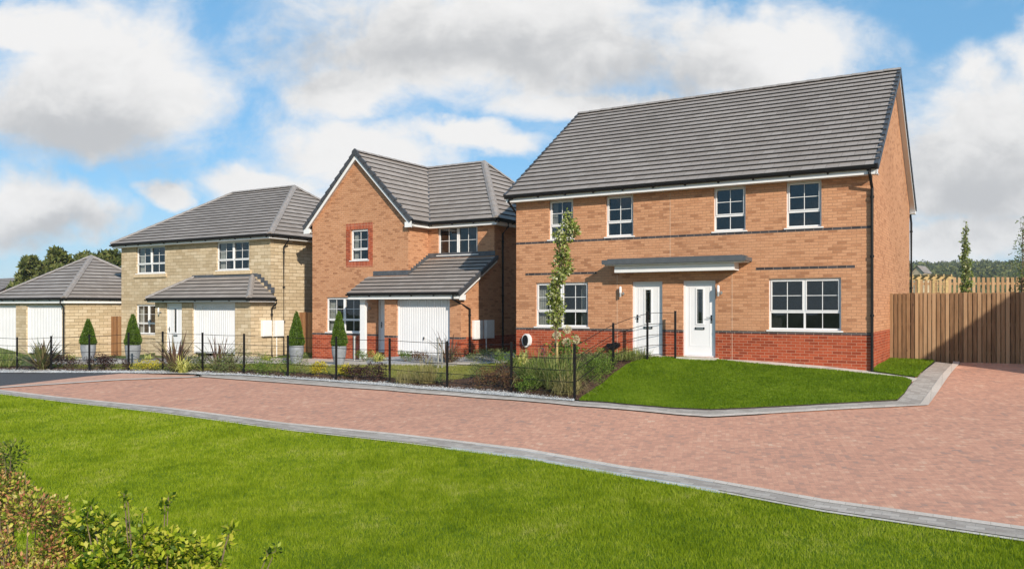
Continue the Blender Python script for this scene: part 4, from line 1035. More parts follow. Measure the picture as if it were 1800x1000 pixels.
# raised turf by the houses and the path in front of the doors
lawn_top = [(1603,671.5),(1590,665.5),(1523,659),(1400,647.5),(1300,638.5),(1245,631.5),(1200,629),(1140,629)]
mound_pts = PX(lawn_front) + PX([(1590,692)]) + PX(lawn_top) + PX([(1102,642.5),(1077,659.5),(1042,687.5),(1026,698)])
ground_poly('grass_mound', mound_pts, 'lawn_ground', .03, step=.4, thick=.05)
side_pts = PX([(1526,652.5),(1612,664.5),(1642,636.5),(1640,632),(1566,630)])
ground_poly('side_grass', side_pts, 'lawn_ground', .028, step=.4)
ground_poly('door_path', PX([(1140,629.5),(1200,629.5),(1245,632),(1300,639),(1400,648),(1523,659.5),(1590,666),(1603,672),(1611,668),(1613,665.5),(1526,653.5),(1522,649),(1400,640),(1247,629),(1140,623.5)]), 'concrete', .016)
near_pts = nB_in = offset_line(nB, -.07) + [(9, 3.0), (0, 2.0), (-12, 2.5), (-30, 10), (-38, 24)]
ground_poly('near_grass', near_pts, 'lawn_ground', -.015, step=.8)

# ---------------------------------------------------------------- grass blades
def inside(poly, x, y):
    c = np.zeros(len(x), bool); n = len(poly)
    for i in range(n):
        x0, y0 = poly[i]; x1, y1 = poly[(i+1) % n]
        k = ((y0 > y) != (y1 > y)) & (x < (x1-x0)*(y-y0)/((y1-y0) if y1 != y0 else 1e-9)+x0); c ^= k
    return c
def blades(name, poly, dens_fn, hgt, wid, mat, off, label, box, n, kind='stuff', cat='grass'):
    x = NR.uniform(box[0], box[1], n); y = NR.uniform(box[2], box[3], n)
    k = inside(poly, x, y); x = x[k]; y = y[k]
    keep = NR.rand(len(x)) < dens_fn(x, y); x = x[keep]; y = y[keep]
    m = len(x); z = G(x, y)+off+EYE
    a = NR.uniform(0, 2*math.pi, m); tilt = NR.uniform(.0, .9, m); la = NR.uniform(0, 2*math.pi, m)
    dist = np.hypot(x, y); sc = np.clip(dist/11, .8, 2.2)
    cl = .75+.5*np.sin(x*1.7+np.sin(y*1.3)*2)*np.sin(y*2.1+x*.6)*.4
    h = hgt*NR.uniform(.45, 1.45, m)*cl; w = wid*NR.uniform(.7, 1.3, m)*sc
    dx = np.cos(a)*w/2; dy = np.sin(a)*w/2
    tx = x+np.cos(la)*h*tilt; ty = y+np.sin(la)*h*tilt
    v = np.empty((m, 3, 3)); v[:,0] = np.column_stack([x-dx, y-dy, z]); v[:,1] = np.column_stack([x+dx, y+dy, z]); v[:,2] = np.column_stack([tx, ty, z+h])
    f = np.arange(m*3).reshape(m, 3)
    o = np_mesh(name, v.reshape(-1, 3), f, mat); tag(o, label, cat, None, kind); return o
def dn(x, y):
    d = np.hypot(x, y); vis = (np.abs(x/np.maximum(y, .1)) < .70) & (y > 6.5)
    return vis*np.clip((11/d)**1.6, .12, 1)
blades('grass', near_pts, dn, .052, .0065, 'blade_near', -.015, 'bright mown grass across the foreground below the kerb', (-18, 12, 7, 24), 3200000)
blades('grass', mound_pts, lambda x, y: np.ones(len(x)), .04, .010, 'blade_far', .03, 'dark green sloping turf in front of the two white doors', (min(p[0] for p in mound_pts), max(p[0] for p in mound_pts), min(p[1] for p in mound_pts), max(p[1] for p in mound_pts)), 260000)
blades('grass', side_pts, lambda x, y: np.ones(len(x)), .04, .010, 'blade_far', .028, 'small patch of turf between brick gable wall and timber fence', (min(p[0] for p in side_pts), max(p[0] for p in side_pts), min(p[1] for p in side_pts), max(p[1] for p in side_pts)), 30000)
dl = PX([(60,646.5),(215,651),(430,653),(560,658),(680,665),(800,669),(868,657),(884,642.5),(868,639.5),(700,642.5),(560,643.5),(500,640.5),(330,640.5),(200,641),(60,640.5)])
blades('grass', dl, lambda x, y: np.ones(len(x)), .035, .012, 'blade_dry', .024, 'pale dry strip of garden lawn behind the black railing', (min(p[0] for p in dl), max(p[0] for p in dl), min(p[1] for p in dl), max(p[1] for p in dl)), 110000)
# pebbles of the gravel strip and bark chips
def lumps(name, poly, n, r, mat, off, label, cat, flat=.6):
    xs = [p[0] for p in poly]; ys = [p[1] for p in poly]
    x = NR.uniform(min(xs), max(xs), n); y = NR.uniform(min(ys), max(ys), n); k = inside(poly, x, y); x = x[k]; y = y[k]; m = len(x)
    z = G(x, y)+off+EYE
    base = np.array([(1,0,0),(0,1,0),(-1,0,0),(0,-1,0),(0,0,1)], float)
    a = NR.uniform(0, 6.28, m); s = r*NR.uniform(.5, 1.4, (m, 3)); s[:,2] *= flat
    ca, sa = np.cos(a), np.sin(a)
    v = base[None]*s[:,None,:]; tilt = NR.uniform(-.5, .5, (m, 1))
    X = v[...,0]*ca[:,None]-v[...,1]*sa[:,None]; Y = v[...,0]*sa[:,None]+v[...,1]*ca[:,None]; Z = v[...,2]+X*tilt
    vv = np.stack([X+x[:,None], Y+y[:,None], Z+z[:,None]], -1).reshape(-1, 3)
    f = np.array([(0,1,4),(1,2,4),(2,3,4),(3,0,4)]); ff = (f[None]+(np.arange(m)*5)[:,None,None]).reshape(-1, 3)
    o = np_mesh(name, vv, ff, mat); tag(o, label, cat, None, 'stuff'); return o
MT['pebble'] = leaf_mat('pebbles', [(.26,.26,.255), (.44,.44,.43), (.60,.595,.58), (.75,.74,.72)], .8, 0.0)
MT['chips'] = leaf_mat('bark_chips', [(.025,.012,.008), (.06,.028,.016), (.11,.055,.03), (.20,.12,.075)], .9, 0.0)
gs = PX(inner) + PX([(1009,706),(1005,705.5)]) + PX(grav_in[::-1][1:]) + PX([(330,657.5),(215,656.2),(100,656),(0,655.5),(-40,655.3)])
lumps('gravel', gs, 90000, .022, 'pebble', .02, 'pale gravel stones in the strip outside the railing', 'gravel')
bb = PX([(-40,652),(0,651.5),(30,651),(90,652),(157,653),(226,652.5),(286,652.5),(356,654.5),(429,658),(506,663.5),(591,669),(685,674),(786,682.5),(899,691),(1010,703),(1019,704.5),(1042,686),(1077,658),(1102,641.5),(1140,629),(1137,625),(1100,622),(1040,622),(960,628),(905,634),(880,641),(866,655),(800,667),(680,663),(560,656),(430,651),(215,649),(100,645),(-40,643)])
lumps('bark_chippings', bb, 130000, .032, 'chips', .022, 'dark bark chippings mulching the planted bed', 'bark chippings', .35)

def loc(H, x, y): return (H.o + U*x + V*y)
# ================================================================ metal railing
post_px = [(-36,651,1.25),(30,650,1.25),(90,651,1.25),(157,652,1.25),(226,651.5,1.25),(286,651.5,1.25),(356,653.5,1.25),(429,657,1.25),(506,662.5,1.25),(591,668,1.25),(685,673,1.25),(786,681.5,1.25),(899,690,1.25),(1010,702,1.25),(1078,650,1.25),(1138,628.5,1.25),(1187,627,1.25)]
tops = {30:593,90:591,157:588,226:585,286:583,356:585,429:587,506:590,591:592,685:595,786:600,899:602,1010:605,1078:568,1138:548,1187:547}
P0 = []
for px, py, h in post_px:
    if px == 1187: q_ = loc(H3, H3.fx(-.35, 1187), -.35); x, y = q_.x, q_.y
    elif px == 1138: x, y = (.1682*22.15, 22.15)
    elif px == 1078: x, y = (.1258*21.5, 21.5)
    else: x, y = pix(px, py)
    z = gz(x, y); t = tops.get(px)
    if t is not None: h = (HZ-t)/F*y - z
    P0.append((x, y, z+EYE, h))
rail = thing('metal_railing', 'long low black metal estate railing with five thin bars along the front gardens', 'railing', (P0[0][0], P0[0][1], P0[0][2]))
org = Vector((P0[0][0], P0[0][1], P0[0][2]))
for x, y, z, h in P0:
    m = MB(); m.bar((x-org.x, y-org.y, z-.3-org.z), (x-org.x, y-org.y, z+h-org.z), .045, .05, 'iron', up=U); m.box(x-org.x-.03, x-org.x+.03, y-org.y-.03, y-org.y+.03, z+h-org.z, z+h-org.z+.012, 'iron'); m.build('post', rail)
for k in range(5):
    m = MB(); fr_ = [.96, .74, .52, .31, .12][k]
    pts = []
    for i, (x, y, z, h) in enumerate(P0): pts.append(Vector((x, y, z+h*fr_))-org)
    dense = []
    for i in range(len(pts)-1):
        n = 6; a, b = pts[i], pts[i+1]; p_ = pts[max(i-1,0)]; q_ = pts[min(i+2, len(pts)-1)]
        for s in range(n):
            t = s/n
            if i < 13: c = a.lerp(b, t); c.z -= .012*math.sin(math.pi*t)
            else:
                c = .5*((2*a)+(b-p_ if i > 13 else 2*(b-a)*.6)*t+(2*(p_ if i > 13 else a)-5*a+4*b-q_)*t*t+(-(p_ if i > 13 else a)+3*a-3*b+q_)*t**3)
            dense.append(c)
    dense.append(pts[-1]); m.tube(dense, .0085, 'iron', 6); m.build('rail', rail)

# ================================================================ timber fences
def board_fence(name, label, p, q, ztop, zbot, mat, bw=.088, gap=.022, proud=.0, cat='fence', rails=True, both=True, toprail=False):
    p = Vector((*p, 0)); q = Vector((*q, 0)); Ln = (q-p).length
    ang = math.atan2(q.y-p.y, q.x-p.x); b = min(zbot if not callable(zbot) else 0, 99)
    r = thing(name, label, cat, (p.x, p.y, zbot+EYE), ang)
    m = MB(); x = 0; i = 0; rr = random.Random(3)
    while x < Ln-.02:
        w = bw*rr.uniform(.94, 1.04); yo = (-.006 if i % 2 else 0)+rr.uniform(-.004,.004); t = ztop-zbot+rr.uniform(-.012, .012)
        x1 = min(x+w, Ln); m.box(x, x1, yo, yo+.018, -.6, t, mat); x += w+gap; i += 1
    m.build('boards', r)
    m = MB(); x = -bw*.5
    while x < Ln-.02:
        m.box(max(x, 0), min(x+bw, Ln), .0605, .078, -.6, ztop-zbot-.02+rr.uniform(-.01,.01), mat); x += bw+gap
    m.build('back_boards', r)
    if rails:
        for zz in (.3, (ztop-zbot)*.55, ztop-zbot-.25):
            m = MB(); m.box(0, Ln, .024, .06, zz-.045, zz+.045, mat); m.build('rail', r)
        n = max(1, int(Ln/1.9))
        for k in range(n+1):
            m = MB(); xx = min(max(Ln*k/n, .05), Ln-.05); m.box(xx-.045, xx+.045, .079, .16, -.6, ztop-zbot-.05, mat); m.build('post', r)
    return r
fp = Vector((10.87, 23.15, 0)); fq = fp+U*6.5
board_fence('timber_fence', 'tall brown close-boarded fence joining the brick gable with a diagonal shadow on it', (fp.x, fp.y), (fq.x, fq.y), .385, -1.56, 'fence')
# gate between stone garage and stone house, and fence between the stone and gabled houses
def loc(H, x, y): return (H.o + U*x + V*y)
b0 = H1.fx(.06, 190); q = loc(H1, -.01, .06); p = loc(H1, b0, .06)
board_fence('garden_gate', 'narrow warm brown timber gate beside the stone garage', (p.x, p.y), (q.x, q.y), H1.front(.06, 200, 556)[1], -2.35, 'gatewood', cat='gate', bw=.13, gap=.006)
q = loc(H2, 0, 1.2); p = q - U*2.3
board_fence('garden_gate', 'dark timber gate in the shade between stone house and gabled house', (p.x, p.y), (q.x, q.y), H2.front(1.2, 540, 549)[1], -2.2, 'gatewood', cat='gate', bw=.13, gap=.006)
# back garden fence, slatted
def slat_fence():
    p = Vector((.4947*36, 36, 0)); d = Vector((.93, -.12, 0)).normalized(); Ln = 14
    zb = gz(p.x+3, p.y)-.1; r = thing('picket_fence', 'pale slatted timber fence further back above the brown fence', 'fence', (p.x, p.y, zb+EYE), math.atan2(d.y, d.x))
    m = MB(); x = 0
    T = (HZ-488)/F*36-zb
    i = 0
    while x < Ln: m.box(x, x+.12, -.03, -.01, -.3, T+.01*math.sin(i*5), 'backwood'); x += .2; i += 1
    m.build('slats', r)
    for zz in (T-.28, T*.45): m = MB(); m.box(0, Ln, -.008, .05, zz-.05, zz+.05, 'backwood'); m.build('rail', r)
    for k in range(6): m = MB(); m.box(k*2.6+1.6, k*2.6+1.75, .051, .18, -.3, T-.02, 'backwood'); m.build('post', r)
slat_fence()
def pergola():
    y = 33.; zt = (HZ-485)/F*y; zb = gz(17, y); c = Vector((.4970*y, y, 0))
    r = thing('pergola', 'new pale timber pergola with side trellis behind the brown fence', 'pergola', (c.x, c.y, zb+EYE), -.1)
    H_ = zt-zb; Wd = 1.35
    for x, yy in ((.25, 0), (Wd+.0, 0), (.25, 1.3), (Wd, 1.3)): m = MB(); m.box(x-.05, x+.05, yy-.05, yy+.05, -.3, H_-.14, 'timber_new'); m.build('post', r)
    for yy in (-.0, 1.3): m = MB(); m.box(-.3, Wd+.25, yy-.03, yy+.03, H_-.139, H_-.03, 'timber_new'); m.build('beam', r)
    for k in range(6): m = MB(); x = -.1+k*.3; m.box(x-.025, x+.025, -.35, 1.65, H_-.03, H_+.05, 'timber_new'); m.build('rafter', r)
    m = MB()
    for k in range(5): x = Wd-.5+k*.11; m.box(x-.012, x+.012, -.075, -.055, .2, H_-.2, 'timber_new')
    for k in range(10): z = .3+k*.2; m.box(Wd-.52, Wd-.05, -.0545, -.04, z-.012, z+.012, 'timber_new') if z < H_-.2 else None
    m.build('trellis', r)
pergola()

# ================================================================ plants
def leaves(P, D, ln, wd, bend=.0, fold=.15):
    """P (n,3) base points, D (n,3) directions, ln, wd arrays; 4-vert kite leaves"""
    n = len(P); D = D/np.maximum(np.linalg.norm(D, axis=1, keepdims=True), 1e-6)
    rnd = NR.normal(size=(n, 3)); Sd = np.cross(D, rnd); Sd /= np.maximum(np.linalg.norm(Sd, axis=1, keepdims=True), 1e-6)
    Nn = np.cross(Sd, D); ln = np.broadcast_to(np.asarray(ln, float), (n,))[:,None]; wd = np.broadcast_to(np.asarray(wd, float), (n,))[:,None]
    mid = P+D*ln*.45
    v = np.stack([P, mid+Sd*wd/2+Nn*wd*fold, P+D*ln-Nn*ln*bend, mid-Sd*wd/2+Nn*wd*fold], 1)
    return v.reshape(-1, 3), np.arange(n*4).reshape(n, 4)
def merge(lst):
    vs, fs, o = [], [], 0
    for v, f in lst: vs.append(v); fs.append(f+o); o += len(v)
    return np.vstack(vs), np.vstack(fs)
def at(px, py): x, y = pix(px, py); return x, y, gz(x, y)+EYE+.02
def m_at(px, py): return F/pix(px, py)[1]
def leafy(name, label, cat, loc_, rx, h, n, ls, mat, group=None, ry=None, clumps=None, stems=True, up=.4, z0=.05, thinout=0):
    r = thing(name, label, cat, loc_, 0, group); ry = ry or rx
    K = clumps or 9
    cc = [(NR.uniform(-.7, .7)*rx, NR.uniform(-.7, .7)*ry, z0+h*(.10+.62*NR.rand()), NR.uniform(.38, .62)) for _ in range(K)]
    idx = NR.randint(0, K, n); C_ = np.array(cc)[idx]
    d = NR.normal(size=(n, 3)); d /= np.linalg.norm(d, axis=1, keepdims=True); rad = NR.rand(n)**(1/2.2)
    P = np.column_stack([C_[:,0]+d[:,0]*rad*C_[:,3]*rx, C_[:,1]+d[:,1]*rad*C_[:,3]*ry, C_[:,2]+d[:,2]*rad*C_[:,3]*h*.6])
    P[:,2] = np.clip(P[:,2], .01, None)
    D = d*.8+NR.normal(size=(n, 3))*.5; D[:,2] += up
    v, f = leaves(P, D, ls*NR.uniform(.7, 1.3, n), ls*.55*NR.uniform(.7, 1.3, n), .15)
    np_mesh('foliage', v, f, mat, r)
    if stems:
        m = MB()
        for c in cc[:7]: m.tube([(0,0,-.03), (c[0]*.5, c[1]*.5, c[2]*.6), (c[0], c[1], c[2])], .01, 'bark', 5, radii=[.006,.004,.002])
        m.build('stems', r)
    return r
def strap_plant(name, label, cat, loc_, n, ln, wd, mat, spread=1.0, droop=.5, group=None, seg=5, minel=.5, rnd=.12):
    r = thing(name, label, cat, loc_, 0, group); vs = []; fs = []; o = 0
    for i in range(n):
        az = R.uniform(0, 6.283); el = R.uniform(minel, 1.5); L_ = ln*R.uniform(.55, 1.1); w = wd*R.uniform(.7, 1.2)
        d = Vector((math.cos(az)*math.cos(el)*spread, math.sin(az)*math.cos(el)*spread, math.sin(el))); s = Vector((-math.sin(az+R.uniform(-.8,.8)), math.cos(az), 0)).normalized()
        p = Vector((R.uniform(-rnd, rnd), R.uniform(-rnd, rnd), 0)); g = droop*R.uniform(.3, 1.6)
        for k in range(seg+1):
            t = k/seg; c = p+d*L_*t; c.z -= g*L_*t*t*t*.8; ww = w*(1-t**2.5)*(.7+.3*min(1, t*4))+.0015
            c.z = max(c.z, .01)
            vs += [c-s*ww/2, c+s*ww/2]
        for k in range(seg): fs.append((o+2*k, o+2*k+1, o+2*k+3, o+2*k+2))
        o += 2*(seg+1)
    np_mesh('leaves', np.array([tuple(v) for v in vs]), np.array(fs), mat, r)
    return r
LM = MT
LM['box'] = leaf_mat('topiary_leaf', [(.05,.10,.010), (.09,.16,.015), (.15,.23,.03)], .5, .25)
LM['mapleL'] = leaf_mat('young_tree_leaf', [(.09,.14,.02), (.21,.27,.04), (.35,.40,.10), (.58,.58,.36)], .45)
LM['phor'] = leaf_mat('flax_leaf', [(.07,.09,.03), (.16,.18,.06), (.12,.07,.05), (.34,.32,.14)], .5, .2)
LM['phorp'] = leaf_mat('purple_flax_leaf', [(.08,.04,.035), (.14,.08,.06), (.20,.17,.08), (.10,.10,.04)], .5, .2)
LM['yel'] = leaf_mat('golden_leaf', [(.35,.30,.02), (.55,.46,.03), (.70,.60,.05)], .6, .3)
LM['yelv'] = leaf_mat('variegated_strap_leaf', [(.35,.38,.06), (.55,.55,.14), (.70,.66,.25), (.16,.24,.04)], .5, .3)
LM['heu'] = leaf_mat('dark_purple_leaf', [(.02,.012,.012), (.05,.025,.022), (.09,.04,.032)], .5, .1)
LM['rust'] = leaf_mat('rusty_leaf', [(.07,.03,.018), (.16,.07,.035), (.14,.12,.04)], .6, .2)
LM['green'] = leaf_mat('garden_green_leaf', [(.055,.105,.012), (.12,.20,.025), (.22,.31,.05)], .6, .3)
LM['grey'] = leaf_mat('grey_green_leaf', [(.09,.13,.04), (.17,.21,.07), (.28,.31,.12)], .7, .3)
LM['gr'] = leaf_mat('ornamental_grass', [(.08,.14,.02), (.17,.24,.045), (.30,.34,.09), (.42,.40,.17)], .6, .3)
LM['straw'] = leaf_mat('straw_grass', [(.20,.19,.06), (.33,.29,.11), (.45,.38,.18)], .6, .3)
LM['purplefl'] = leaf_mat('purple_flower', [(.12,.04,.10), (.22,.08,.16)], .7, .3)
LM['cream'] = leaf_mat('cream_flower', [(.55,.50,.30), (.75,.72,.50)], .7, .3)
LM['far'] = leaf_mat('mature_tree_leaf', [(.045,.065,.015), (.09,.115,.028), (.14,.16,.04), (.21,.21,.07)], .6, .2)
LM['pink'] = leaf_mat('pink_berry_leaf', [(.05,.09,.01), (.20,.27,.02), (.42,.47,.05), (.60,.52,.10), (.58,.28,.13), (.42,.15,.09), (.62,.56,.20)], .5, .35)
LM['fgreen'] = leaf_mat('mixed_green_leaf', [(.04,.07,.01), (.10,.15,.02), (.24,.28,.04), (.38,.30,.10)], .5, .4)
LM['lime'] = leaf_mat('lime_leaf', [(.03,.07,.006), (.08,.15,.010), (.24,.33,.015), (.45,.50,.03), (.55,.52,.08)], .45, .4)
# cone topiary in pots
def topiary(px, py_base, py_rim, py_top, wpx, label):
    x, y, z = at(px, py_base); s = F/y
    hp = (py_base-py_rim)/s; ht = (py_rim-py_top)/s; rp = wpx/2/s
    t = thing('potted_topiary', label, 'potted plant', (x, y, z), R.uniform(0, 6), 'cone topiaries in grey pots')
    m = MB(); m.lathe((0,0,0), [(0,0),(rp*.62,0),(rp*.78,hp*.25),(rp*.95,hp*.6),(rp,hp*.85),(rp*.97,hp),(rp*.88,hp),(rp*.86,hp*.9)], 'pot', 28); m.build('pot', t, smooth=True)
    m = MB(); m.lathe((0,0,0), [(rp*.87,hp*.91),(0,hp*.92)], 'soil', 20); m.build('soil', t)
    n = 5200; u = NR.rand(n)**.62; zz = 1-u; a = NR.uniform(0, 6.283, n)
    lump = 1+.07*np.sin(a*3+zz*9)+.05*np.sin(a*7-zz*14)
    prof = np.where(zz < .12, .80+zz*1.9, 1.03*(1-(zz-.12)/.88)**.8)
    rr = rp*.98*prof*lump*NR.uniform(.86, 1.03, n)
    P = np.column_stack([rr*np.cos(a), rr*np.sin(a), hp*.95+zz*ht]); D = np.column_stack([np.cos(a), np.sin(a), NR.uniform(-.2, 1.2, n)])+NR.normal(size=(n, 3))*.5
    v, f = leaves(P, D, .05*NR.uniform(.7, 1.3, n), .028*NR.uniform(.7, 1.3, n)); cone = np_mesh('clipped_cone', v, f, 'box', t)
    m = MB(); m.lathe((0,0,0), [(rp*.8*q, hp*.95+zq*ht) for q, zq in ((.7,0),(.95,.1),(.75,.4),(.4,.75),(.02,.97))], 'box', 14); m.build('inner_growth', cone)
topiary(155, 636.5, 606.5, 559.5, 25, 'clipped cone bush in grey pot in front of the stone garage wall')
topiary(233.5, 640, 607, 551, 26, 'clipped cone bush in grey pot beside the stone house ground floor window')
topiary(521, 640, 608, 547, 26, 'clipped cone bush in grey pot in the gap between stone and brick houses')
topiary(596, 641, 609, 546, 26, 'clipped cone bush in grey pot under the gabled house ground floor window')
# young tree by the semi-detached house with a stake
def trunk_mesh(path, radii, r, name='trunk'):
    m = MB(); m.tube(path, .03, 'bark', 9, radii=radii); return m.build(name, r, smooth=True)
def slim_tree(name, label, x, y, z, prof, height, n, ls, mat, trunk_r=.03, bare=.35, lean=(0,0), ncl=26, stake=True):
    """prof: list of (height fraction, centre offset x, half width) describing the crown outline in metres"""
    r = thing(name, label, 'tree', (x, y, z))
    hs = [p[0] for p in prof]
    path = [(np.interp(t, hs, [p[1] for p in prof])*min(1, t*2), 0, height*t) for t in np.linspace(0, .96, 10)]
    tr = trunk_mesh(path, list(np.linspace(trunk_r, .006, 10)), r)
    Pc = []; br = MB()
    for i in range(ncl):
        t = bare+(1-bare)*(i+.5)/ncl; c = np.interp(t, hs, [p[1] for p in prof]); w = np.interp(t, hs, [p[2] for p in prof])
        a = R.uniform(0, 6.28); q = R.uniform(.1, .62)*w; b0 = (np.interp(max(t-.08, 0), hs, [p[1] for p in prof])*1, 0, height*(t-.08)); b1 = (c+q*math.cos(a), q*math.sin(a), height*t)
        br.tube([b0, ((b0[0]+b1[0])/2, b1[1]*.5, (b0[2]+b1[2])/2-.02), b1], .006, 'bark', 5, radii=[.009,.006,.003]); Pc.append((*b1, w*R.uniform(.40, .70)))
    br.build('branches', tr)
    Pc = np.array(Pc); wgt = Pc[:,3]**1.6; idx = NR.choice(len(Pc), n, p=wgt/wgt.sum()); C_ = Pc[idx]; d = NR.normal(size=(n, 3)); d /= np.linalg.norm(d, axis=1, keepdims=True); rad = NR.rand(n)[:,None]**.5
    P = C_[:,:3]+d*rad*C_[:,3:4]*np.array([1, 1, .8]); D = d*.7+NR.normal(size=(n, 3))*.5+np.array([0, 0, -.1])
    v, f = leaves(P, D, ls*NR.uniform(.6, 1.3, n), ls*.75*NR.uniform(.6, 1.2, n), .2, .25); np_mesh('crown', v, f, mat, r)
    if stake: m = MB(); m.tube([(.03,-.06,-.2), (.03,-.06,height*.22)], .03, 'timber_new', 10); m.build('stake', r); m = MB(); m.tube([(0,0,height*.205), (.03,-.06,height*.205)], .045, 'black', 8); m.build('tree_tie', r)
    return r
ty = 20.9; tx = (977-CX)/F*ty; tz = gz(tx, ty)
s = F/ty; Ht = (HZ-368)/s - tz
def pf(py, pc, pw): return (((HZ-py)/s-tz)/Ht, (pc-977)/s, pw/2/s)
slim_tree('young_tree', 'slim staked young tree with pale green leaves in front of the brick house', tx, ty, tz+EYE,
    [(0,0,.05), pf(575,977,20), pf(560,979,42), pf(530,977,40), pf(505,980,36), pf(470,986,44), pf(455,990,40), pf(440,983,30), pf(420,991,36), pf(400,999,44), pf(385,1001,36), pf(375,996,14), pf(367,995,4)], Ht, 2300, .085, 'mapleL', .03, .3, ncl=46)
ty2 = 30; tx2 = (1698-CX)/F*ty2; tz2 = gz(tx2, ty2); s2_ = F/ty2; Ht2 = (HZ-388)/s2_-tz2
slim_tree('young_tree', 'narrow columnar young tree rising behind the brown timber fence', tx2, ty2, tz2+EYE, [(0,0,.03), (.3,0,.2), (.45,0,.24), (.7,-.02,.19), (.9,0,.10), (1,0,.03)], Ht2, 1900, .08, 'mapleL', .03, .22, ncl=40, stake=False)
LM['birch'] = leaf_mat('light_birch_leaf', [(.06,.11,.02), (.12,.18,.03), (.20,.26,.06)], .5)
ty3 = 26; tx3 = (1796-CX)/F*ty3; tz3 = gz(tx3, ty3); Ht3 = (HZ-383)/(F/ty3)-tz3
slim_tree('young_tree', 'loose young birch at the right edge rising behind the timber fence', tx3, ty3, tz3+EYE, [(0,0,.1), (.3,0,.5), (.5,.0,.62), (.7,.05,.5), (.88,.02,.36), (1,.05,.2)], Ht3, 1500, .06, 'birch', .035, .25, ncl=34, stake=False)

# garden plants (pixel of the base, height in px, width in px)
K = lambda px, py: 1/m_at(px, py)
def lp(px, py, hpx, wpx, n, ls, mat, name, label, cat='shrub', group=None, **k):
    q = K(px, py); leafy(name, label, cat, at(px, py), wpx/2*q*1.3, hpx*q*1.28, int(n*2), ls*.85, mat, group, **k)
def sp(px, py, hpx, n, wd, mat, name, label, cat='plant', group=None, **k):
    q = K(px, py); strap_plant(name, label, cat, at(px, py), int(n*1.5), hpx*q*1.45, wd*1.35, mat, group=group, **k)
sp(8, 645, 36, 260, .012, 'gr', 'grass_clump', 'soft green grass clump at the far left of the bed', droop=.9, rnd=.45)
sp(75, 650, 56, 85, .045, 'phor', 'flax_plant', 'large striped flax plant in front of the left garage door', droop=.45)
lp(118, 648, 18, 44, 500, .06, 'heu', 'dark_leaved_plant', 'dark purple plant right of the large striped flax', 'plant', 'dark purple plants in the bed')
lp(105, 636, 12, 34, 300, .05, 'rust', 'rusty_shrub', 'low rusty shrub at the foot of the garage downpipe')
sp(124, 634, 14, 50, .02, 'yelv', 'variegated_sedge', 'small yellow striped sedge beside the leftmost potted cone', droop=.9)
lp(170, 650, 22, 30, 420, .06, 'heu', 'dark_leaved_plant', 'dark purple plant between first and second potted cones', 'plant', 'dark purple plants in the bed')
lp(192, 650, 20, 28, 380, .06, 'heu', 'dark_leaved_plant', 'dark purple plant just left of the second potted cone', 'plant', 'dark purple plants in the bed')
lp(222, 651, 14, 16, 160, .05, 'heu', 'dark_leaved_plant', 'small dark plant directly in front of the second potted cone', 'plant', 'dark purple plants in the bed')
lp(262, 651, 13, 44, 420, .05, 'yel', 'golden_shrub', 'low golden shrub left of the purple flax by the stone house door')
sp(262, 633, 14, 50, .02, 'yelv', 'variegated_sedge', 'yellow striped sedge at the corner of the stone projection', droop=.9)
sp(309, 654, 58, 60, .04, 'phorp', 'flax_plant', 'tall purple flax in front of the stone house door', droop=.35)
sp(322, 656, 34, 70, .03, 'yelv', 'variegated_sedge', 'yellow striped arching plant under the tall purple flax', droop=.7)
lp(345, 652, 26, 34, 420, .06, 'grey', 'grey_shrub', 'grey green bush left of the stone house garage door')
sp(384, 650, 52, 34, .035, 'phorp', 'flax_plant', 'thin upright purple flax in front of the stone house garage', droop=.3)
lp(403, 654, 34, 46, 650, .055, 'grey', 'leafy_shrub', 'loose mixed bush under the thin upright flax')
sp(405, 650, 38, 24, .03, 'phorp', 'flax_plant', 'short arching purple flax at the right of the stone garage door', droop=.5)
lp(450, 656, 16, 46, 420, .05, 'green', 'leafy_shrub', 'low green bush in front of the stone corner by the downpipes')
lp(490, 659, 26, 52, 560, .05, 'green', 'leafy_shrub', 'low green bush left of the third potted cone')
sp(468, 634, 14, 60, .02, 'yelv', 'variegated_sedge', 'yellow striped sedge below the stone house meter boxes', droop=.9)
lp(447, 634, 13, 34, 260, .05, 'grey', 'grey_shrub', 'small round bush at the stone projection corner')
lp(532, 659, 30, 24, 160, .055, 'grey', 'grey_shrub', 'sparse grey bush in front of the third potted cone', thinout=1)
lp(559, 661, 20, 25, 480, .05, 'yel', 'golden_shrub', 'bright yellow tuft left of the fourth potted cone')
lp(601, 664, 17, 24, 420, .05, 'yel', 'golden_shrub', 'bright yellow tuft in front of the fourth potted cone')
lp(625, 667, 17, 36, 420, .06, 'heu', 'dark_leaved_plant', 'dark plant right of the second yellow tuft', 'plant', 'dark purple plants in the bed')
lp(662, 670, 24, 32, 480, .06, 'heu', 'dark_leaved_plant', 'dark purple plant between the yellow tufts and wispy grass', 'plant', 'dark purple plants in the bed')
sp(716, 674, 34, 170, .006, 'straw', 'grass_clump', 'low straw coloured wispy grass in front of the brick garage', droop=.6, rnd=.3)
sp(752, 675, 48, 200, .006, 'straw', 'grass_clump', 'taller straw coloured grass before the brick garage door edge', droop=.45, rnd=.22)
lp(778, 676, 14, 24, 260, .04, 'grey', 'grey_shrub', 'small grey green mound beside the tall straw grass')
lp(640, 636, 18, 24, 380, .045, 'green', 'leafy_shrub', 'small green bush at the foot of the white porch post')
lp(632, 633, 24, 12, 120, .03, 'purplefl', 'flowering_plant', 'thin purple flower spikes beside the white porch post', 'flower')
sp(665, 636, 20, 80, .022, 'yelv', 'variegated_sedge', 'yellow striped sedge in front of the brick garage pier', droop=.8)
lp(712, 636, 14, 19, 300, .045, 'green', 'leafy_shrub', 'small round green bush at the left of the brick garage door')
lp(740, 636, 13, 28, 300, .05, 'rust', 'rusty_shrub', 'rusty low shrub in front of the brick garage door')
